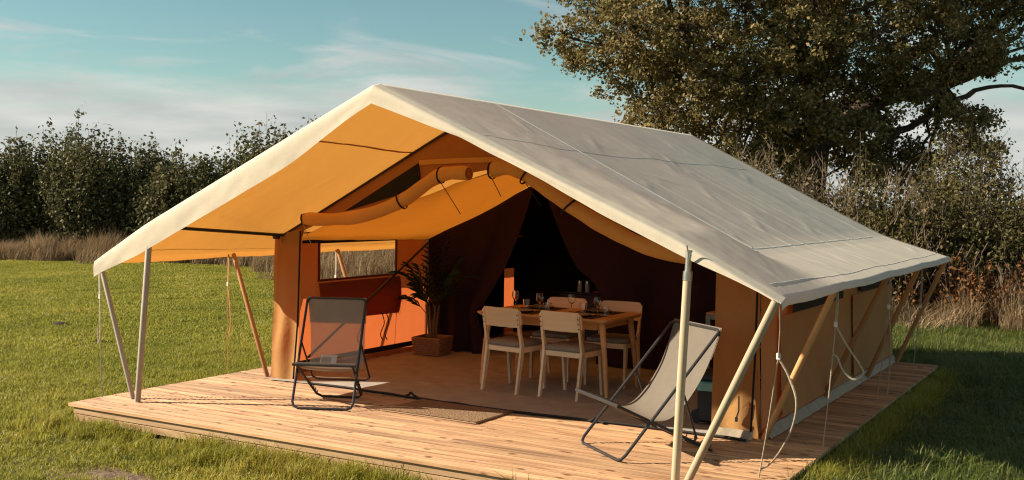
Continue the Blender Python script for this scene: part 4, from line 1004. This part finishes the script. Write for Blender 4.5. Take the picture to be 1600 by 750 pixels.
# the oak --------------------------------------------------------------
def oak():
    rg = random.Random(21); rn = np.random.default_rng(21)
    base = Vector((1.16, 19.98, GZ)); U = Vector((.862, .507, 0)); Vv = Vector((-.507, .862, 0))
    t = thing('oak_tree', 'large spreading oak with brown-green leaves behind the tent', 'tree', base)
    def P(u, v, z): return U * u + Vv * v + Vector((0, 0, z + .2))
    blobs = [(-6.2, 5.6, .65), (-5.7, 5.35, .6), (-5.3, 6.9, 1.0), (-4.9, 5.9, 1.15), (-4.4, 4.85, .85), (-3.9, 7.4, 1.5), (-3.5, 5.6, 1.3), (-3.1, 4.25, .95), (-3.9, 4.0, .6), (-2.2, 6.3, 1.5), (-2.1, 4.5, 1.2), (-1.2, 5.3, 1.2),
             (-1.1, 3.9, .9), (-.4, 6.6, 1.5), (-.3, 4.8, 1.15), (.7, 5.6, 1.2), (.8, 4.4, 1.0), (1.2, 7.0, 1.5), (2.0, 5.6, 1.2), (1.9, 4.6, .8), (2.9, 6.6, 1.4), (3.2, 5.3, .9), (3.5, 4.25, .65), (4.0, 3.9, .5), (3.0, 3.75, .6), (3.8, 6.3, .7), (4.9, 7.1, .9), (4.5, 6.3, .5), (5.2, 6.2, .4), (4.3, 5.5, .4), (3.7, 5.2, .55),
             (4.1, 3.2, .4), (.2, 3.5, .8), (1.2, 3.4, .7), (2.3, 3.6, .55), (-2.6, 3.6, .7), (-.6, 3.3, .6), (6.0, 7.3, .8),
             (-2.8, 8.6, 1.6), (-.8, 9.0, 1.8), (1.2, 9.2, 1.8), (3.2, 8.7, 1.6), (0, 10.6, 1.6), (5.4, 8.4, 1.4), (-3.4, 3.2, .8), (-2.2, 2.9, .8), (-1.2, 2.9, .8), (-.2, 2.7, .75), (.8, 2.8, .75), (1.8, 3.0, .7), (2.7, 3.0, .6), (3.4, 3.3, .5), (-4.6, 3.6, .5), (2.2, 2.7, .6), (1.2, 2.4, .55), (3.1, 2.8, .5), (-.6, 2.4, .55), (.3, 2.1, .5)]
    Cs = []; segs = []
    trunk_top = P(.1, .2, 3.2)
    segs.append((spline([P(0, 0, -.2), P(.02, 0, .8), P(-.05, .1, 2.0), trunk_top], 4), [.62, .52, .48, .45, .43, .42, .41, .4, .39, .38, .37, .36, .35]))
    hubs = [(P(-1.6, .3, 4.6), .2), (P(1.4, -.2, 4.3), .24), (P(.3, .3, 6.0), .24), (P(-.6, -1.0, 5.2), .18), (P(3.2, .2, 4.75), .17), (P(-3.3, 0, 5.2), .13), (P(.6, .6, 8.0), .16)]
    def limb(a, b_, r_a, r_b, k=6, amp=.07):
        segs.append((wiggle(a, b_, k, amp, rg), [r_a + (r_b - r_a) * i / k for i in range(k + 1)]))
    limb(trunk_top, hubs[0][0], .28, .2); limb(trunk_top, hubs[1][0], .3, .22); limb(trunk_top, hubs[2][0], .3, .22); limb(trunk_top, hubs[3][0], .22, .15)
    limb(hubs[1][0], hubs[4][0], .2, .14); limb(hubs[0][0], hubs[5][0], .17, .11); limb(hubs[2][0], hubs[6][0], .2, .13)
    # boughs reaching out to the right against the sky
    limb(hubs[4][0], P(4.6, 0, 5.35), .13, .09, 5, .04); limb(P(4.6, 0, 5.35), P(6.4, .2, 5.75), .09, .05, 6, .06)
    limb(P(3.4, 0, 4.4), P(4.5, 0, 4.75), .09, .06, 4, .08); limb(P(4.5, 0, 4.75), P(6.4, 0, 4.6), .055, .03, 7, .08); limb(P(1.2, 0, 3.2), P(3.0, .1, 4.1), .12, .06, 5, .05)
    for (u, z, r_) in blobs:
        depths = [rg.uniform(-1.5, 1.5)] if r_ < .8 else [rg.uniform(-2.6, -.6), rg.uniform(0, 2.4)]
        for v in depths:
            c = P(u, v, z); hub = min(hubs, key=lambda h_: (h_[0] - c).length)
            limb(hub[0], c, min(.12, .05 + .035 * r_), .03, 6, .10)
            nt_ = int(23 * r_ ** 2.1) + 8
            for k in range(nt_):
                d_ = Vector((rg.gauss(0, 1), rg.gauss(0, 1), rg.gauss(0, .8))); d_.normalize(); q = r_ * rg.uniform(.25, 1.05) ** .7
                tip = c + Vector((d_.x * q, d_.y * q, d_.z * q * .78))
                if rg.random() < .55: segs.append((wiggle(c.lerp(tip, .15), tip, 3, .12, rg), [.018, .013, .009, .004]))
                nl = rg.randint(42, 78); sp = rg.uniform(.07, .17)
                Cs.append(np.array(tip) + rn.normal(size=(nl, 3)) * np.array((sp, sp, sp * .75)))
    V, F = leaf_quads(np.concatenate(Cs), .098, .35, .62, rn); link('crown', mesh_np('crown', V, F), M['oakleaf'], t)
    b = raw(MB()); 
    for Pp, rs in segs: b.tube(Pp, rs, 9 if rs[0] > .1 else 4, caps=False)
    b.build('trunk', M['bark'], t, True, 80)
oak()

# grass ----------------------------------------------------------------
PATCH = []
def blade_patch(n, rad, h0, h1, wd, lean, rng, square=True):
    if square: x, y = rng.uniform(-rad, rad, n), rng.uniform(-rad, rad, n)
    else:
        a = rng.uniform(0, 2 * math.pi, n); q = rad * np.sqrt(rng.random(n)); x, y = q * np.cos(a), q * np.sin(a)
    h = rng.uniform(h0, h1, n); az = rng.uniform(0, 2 * math.pi, n); ln = rng.uniform(.1, lean, n) * h; w = wd * rng.uniform(.6, 1.3, n)
    dx, dy = np.cos(az), np.sin(az); px_, py_ = -dy * w, dx * w; Z = np.zeros(n)
    b0 = np.stack([x - px_, y - py_, Z], 1); b1 = np.stack([x + px_, y + py_, Z], 1)
    m0 = np.stack([x + dx * ln * .35 - px_ * .8, y + dy * ln * .35 - py_ * .8, h * .62], 1); m1 = np.stack([x + dx * ln * .35 + px_ * .8, y + dy * ln * .35 + py_ * .8, h * .62], 1)
    tp = np.stack([x + dx * ln, y + dy * ln, h * (1 - .25 * ln / h)], 1)
    V = np.stack([b0, b1, m1, m0, tp], 1).reshape(-1, 3); i = np.arange(n)[:, None] * 5
    return V, [i + np.array([[0, 1, 2, 3]]), i + np.array([[3, 2, 4]])]
def patch_collection(name, mt, specs, seed):
    c = bpy.data.collections.new(name); rng = np.random.default_rng(seed)
    for k, sp in enumerate(specs):
        V, F = blade_patch(*sp[:6], rng, sp[6]); me = mesh_np(name + '_blades', V, F); me.materials.append(mt)
        o = bpy.data.objects.new(name + '_tuft', me); c.objects.link(o)
    return c
def scatter(name, coll, P, scl, kvar, label, tilt=0.0, seed=1):
    """one object of kind stuff that places tufts of coll at the points P"""
    n = len(P); me = bpy.data.meshes.new(name); me.vertices.add(n); me.vertices.foreach_set('co', np.asarray(P, np.float32).reshape(-1)); rng = np.random.default_rng(seed)
    a = me.attributes.new('rot', 'FLOAT_VECTOR', 'POINT'); rv = np.zeros((n, 3), np.float32); rv[:, 2] = rng.uniform(0, 6.283, n); rv[:, :2] = rng.uniform(-tilt, tilt, (n, 2)); a.data.foreach_set('vector', rv.reshape(-1))
    a = me.attributes.new('scl', 'FLOAT_VECTOR', 'POINT'); a.data.foreach_set('vector', np.asarray(scl, np.float32).reshape(-1))
    a = me.attributes.new('pick', 'INT', 'POINT'); a.data.foreach_set('value', rng.integers(0, kvar, n).astype(np.int32))
    o = link(name, me, None); tag(o, label, None, None, 'stuff')
    ng = bpy.data.node_groups.new(name + '_nodes', 'GeometryNodeTree'); ng.interface.new_socket('Geometry', in_out='INPUT', socket_type='NodeSocketGeometry'); ng.interface.new_socket('Geometry', in_out='OUTPUT', socket_type='NodeSocketGeometry')
    gi, go = ng.nodes.new('NodeGroupInput'), ng.nodes.new('NodeGroupOutput'); ip = ng.nodes.new('GeometryNodeInstanceOnPoints'); ci = ng.nodes.new('GeometryNodeCollectionInfo')
    ci.inputs['Collection'].default_value = coll; ci.inputs['Separate Children'].default_value = True; ci.inputs['Reset Children'].default_value = True; ip.inputs['Pick Instance'].default_value = True
    def attr(nm, ty, sock):
        q = ng.nodes.new('GeometryNodeInputNamedAttribute'); q.data_type = ty; q.inputs['Name'].default_value = nm
        ng.links.new([s_ for s_ in q.outputs if s_.enabled and s_.name == 'Attribute'][0], sock)
    attr('rot', 'FLOAT_VECTOR', ip.inputs['Rotation']); attr('scl', 'FLOAT_VECTOR', ip.inputs['Scale']); attr('pick', 'INT', ip.inputs['Instance Index'])
    ng.links.new(gi.outputs[0], ip.inputs['Points']); ng.links.new(ci.outputs[0], ip.inputs['Instance']); ng.links.new(ip.outputs[0], go.inputs[0])
    md = o.modifiers.new('scatter', 'NODES'); md.node_group = ng; return o
def in_view(x, y, margin=.10):
    dx, dy = x - CAM.x, y - CAM.y; f_ = dx * fw.x + dy * fw.y; s_ = dx * r0.x + dy * r0.y
    return (f_ > 2) & (np.abs(s_) < f_ * (800 / FPX + margin) + 1.0)
def hedge_side(x, y):
    """signed distance to the field's edge: positive in front of the hedges"""
    pts_ = [(-40, 8.4), (-24.8, 14.2), (-15.2, 18.0), (-13.0, 17.0), (-9.0, 14.0), (-4, 13.0), (5.0, 12.75), (9.5, 14.2), (20, 19)]
    xs_, ys_ = zip(*pts_); return np.interp(x, xs_, ys_) - y
def outside_deck(x, y, mg): return (x < -mg) | (x > W + mg) | (y < -mg) | (y > DY + mg)
rng = np.random.default_rng(3)
gx, gy_ = np.meshgrid(np.arange(-40, 22, .5), np.arange(-6, 22, .5)); gx = gx.ravel() + rng.uniform(-.12, .12, gx.size); gy_ = gy_.ravel() + rng.uniform(-.12, .12, gy_.size)
dist = np.hypot(gx - CAM.x, gy_ - CAM.y); ok = in_view(gx, gy_) & (hedge_side(gx, gy_) > -.6) & outside_deck(gx, gy_, .22)
right = (gx > 5.0) & (gy_ > -2)
bare = np.hypot((gx - 1.68) / 1.1, (gy_ + 1.05) / .5) < .45
near = ok & (dist < 15) & ~right & ~bare; far = ok & (dist >= 15) & ~right
cn = patch_collection('lawn_near', M['grass'], [(1900, .41, .02, .055, .0030, 1.3, True)] * 4, 1)
cf = patch_collection('lawn_far', M['grass'], [(950, .42, .02, .06, .0055, 1.4, True)] * 4, 2)
def scl_of(mask, lo, hi, zn=.3):
    n = mask.sum(); s_ = rng.uniform(lo, hi, n); zz = np.array([1 + zn * 2 * mnoise.noise(Vector((a * .55, b_ * .55, 9))) + zn * mnoise.noise(Vector((a * 1.7, b_ * 1.7, 4))) for a, b_ in zip(gx[mask], gy_[mask])])
    return np.stack([s_, s_, s_ * np.clip(zz, .45, 2.2)], 1)
pz = lambda mask: np.stack([gx[mask], gy_[mask], np.full(mask.sum(), GZ)], 1)
scatter('lawn_grass', cn, pz(near), scl_of(near, .95, 1.15), 4, 'short field grass in front of the deck', .05, 1)
scatter('distant_lawn_grass', cf, pz(far), scl_of(far, .95, 1.15, .25), 4, 'short field grass stretching to the left hedge', .05, 2)
cl = patch_collection('lush', M['lush'], [(950, .41, .10, .22, .0036, 1.5, True)] * 4, 3)
rt = ok & right
scatter('lush_grass', cl, pz(rt), scl_of(rt, .95, 1.15, .3), 4, 'long lush grass beside the right edge of the deck', .08, 3)
# uncut tufts along the deck's edges
ct = patch_collection('tufts', M['grass'], [(60, .09, .10, .21, .0032, 1.1, False)] * 4, 4)
P_ = []; S_ = []
for k in range(800):
    x = rng.uniform(-.5, 6.2); y = -abs(rng.normal(0, .20)) - .02; clump = mnoise.noise(Vector((x * 1.1, 3, 1)))
    if rng.random() < .42 + clump * .9: P_.append((x, y, GZ)); s_ = rng.uniform(.6, 1.1) * (.85 + .35 * max(0, clump)); S_.append((s_, s_, s_))
for k in range(200): P_.append((-abs(rng.normal(0, .12)) - .03, rng.uniform(0, 7), GZ)); s_ = rng.uniform(.45, .8); S_.append((s_, s_, s_))
for k in range(420): P_.append((W + abs(rng.normal(0, .10)) + .02, rng.uniform(0, 7), GZ)); s_ = rng.uniform(.8, 1.25); S_.append((s_, s_, s_))
for k in range(620):
    x, y = rng.uniform(-6, 7.5), rng.uniform(-3.2, -.15); 
    if mnoise.noise(Vector((x * .9, y * .9, 12))) > .08 and outside_deck(np.array(x), np.array(y), .05): P_.append((x, y, GZ)); s_ = rng.uniform(.4, .75); S_.append((s_, s_, s_))
scatter('grass_tufts', ct, np.array(P_), np.array(S_), 4, 'uncut grass tufts along the edges of the deck', .12, 4)
# dry grass at the hedge foot
cdg = patch_collection('dry', M['dry'], [(90, .28, .35, .95, .006, .75, False)] * 4, 5)
P_ = []; S_ = []
for k in range(5200):
    x = rng.uniform(-34, 12); hs = abs(rng.normal(0, .55)) if x < -14 else abs(rng.normal(0, .7)); y = np.interp(0, [0], [hedge_side(np.array(x), np.array(0.0))]) - (hs - .2 if x < -14 else hs - 1.0) + 0
    if not in_view(np.array(x), np.array(y)): continue
    P_.append((x, float(y), GZ)); tall = .72 if x < -13 else (1.15 if x < -2 else .85); s_ = rng.uniform(.75, 1.2); S_.append((s_, s_, s_ * tall * rng.uniform(.5, 1.2) * (1 + .7 * mnoise.noise(Vector((x * .7, 2.2, 6))))))
scatter('dry_grass', cdg, np.array(P_), np.array(S_), 4, 'tall dry grass along the foot of the hedges', .15, 5)

sp = raw(MB((1.68, -1.05, GZ)))
def spf(u, v):
    a = 2 * math.pi * u; q = v * (.9 + .35 * mnoise.noise(Vector((math.cos(a) * 1.3, math.sin(a) * 1.3, 5)))); x, y = 1.68 + .62 * q * math.cos(a), -1.05 + .30 * q * math.sin(a)
    return (x, y, GZ + .012 * (1 - v) + .004 + .02 * (1 - v) * mnoise.noise(Vector((x * 9, y * 9, 2))))
sp.grid(spf, 40, 14); o = sp.build('soil_patch', M['earth'], None, True, 80); o.location = (1.68, -1.05, GZ); tag(o, kind='structure')
# a dark clod on the lawn
t = thing('earth_clod', 'small dark clod of earth lying on the grass at the left', 'clod', (-6.2, 4.55, GZ))
b = MB(); b.lathe([(0, -.02), (.08, -.02), (.10, .02), (.08, .055), (.04, .065), (0, .07)], n=14)
b.v = [Vector((v.x * (1.25 + .5 * mnoise.noise(v * 11)), v.y * (1 + .5 * mnoise.noise(v * 13 + Vector((3, 1, 2)))), v.z * (1 + .5 * mnoise.noise(v * 17)))) for v in b.v]
b.build('lump', M['soil'], t, True, 60)
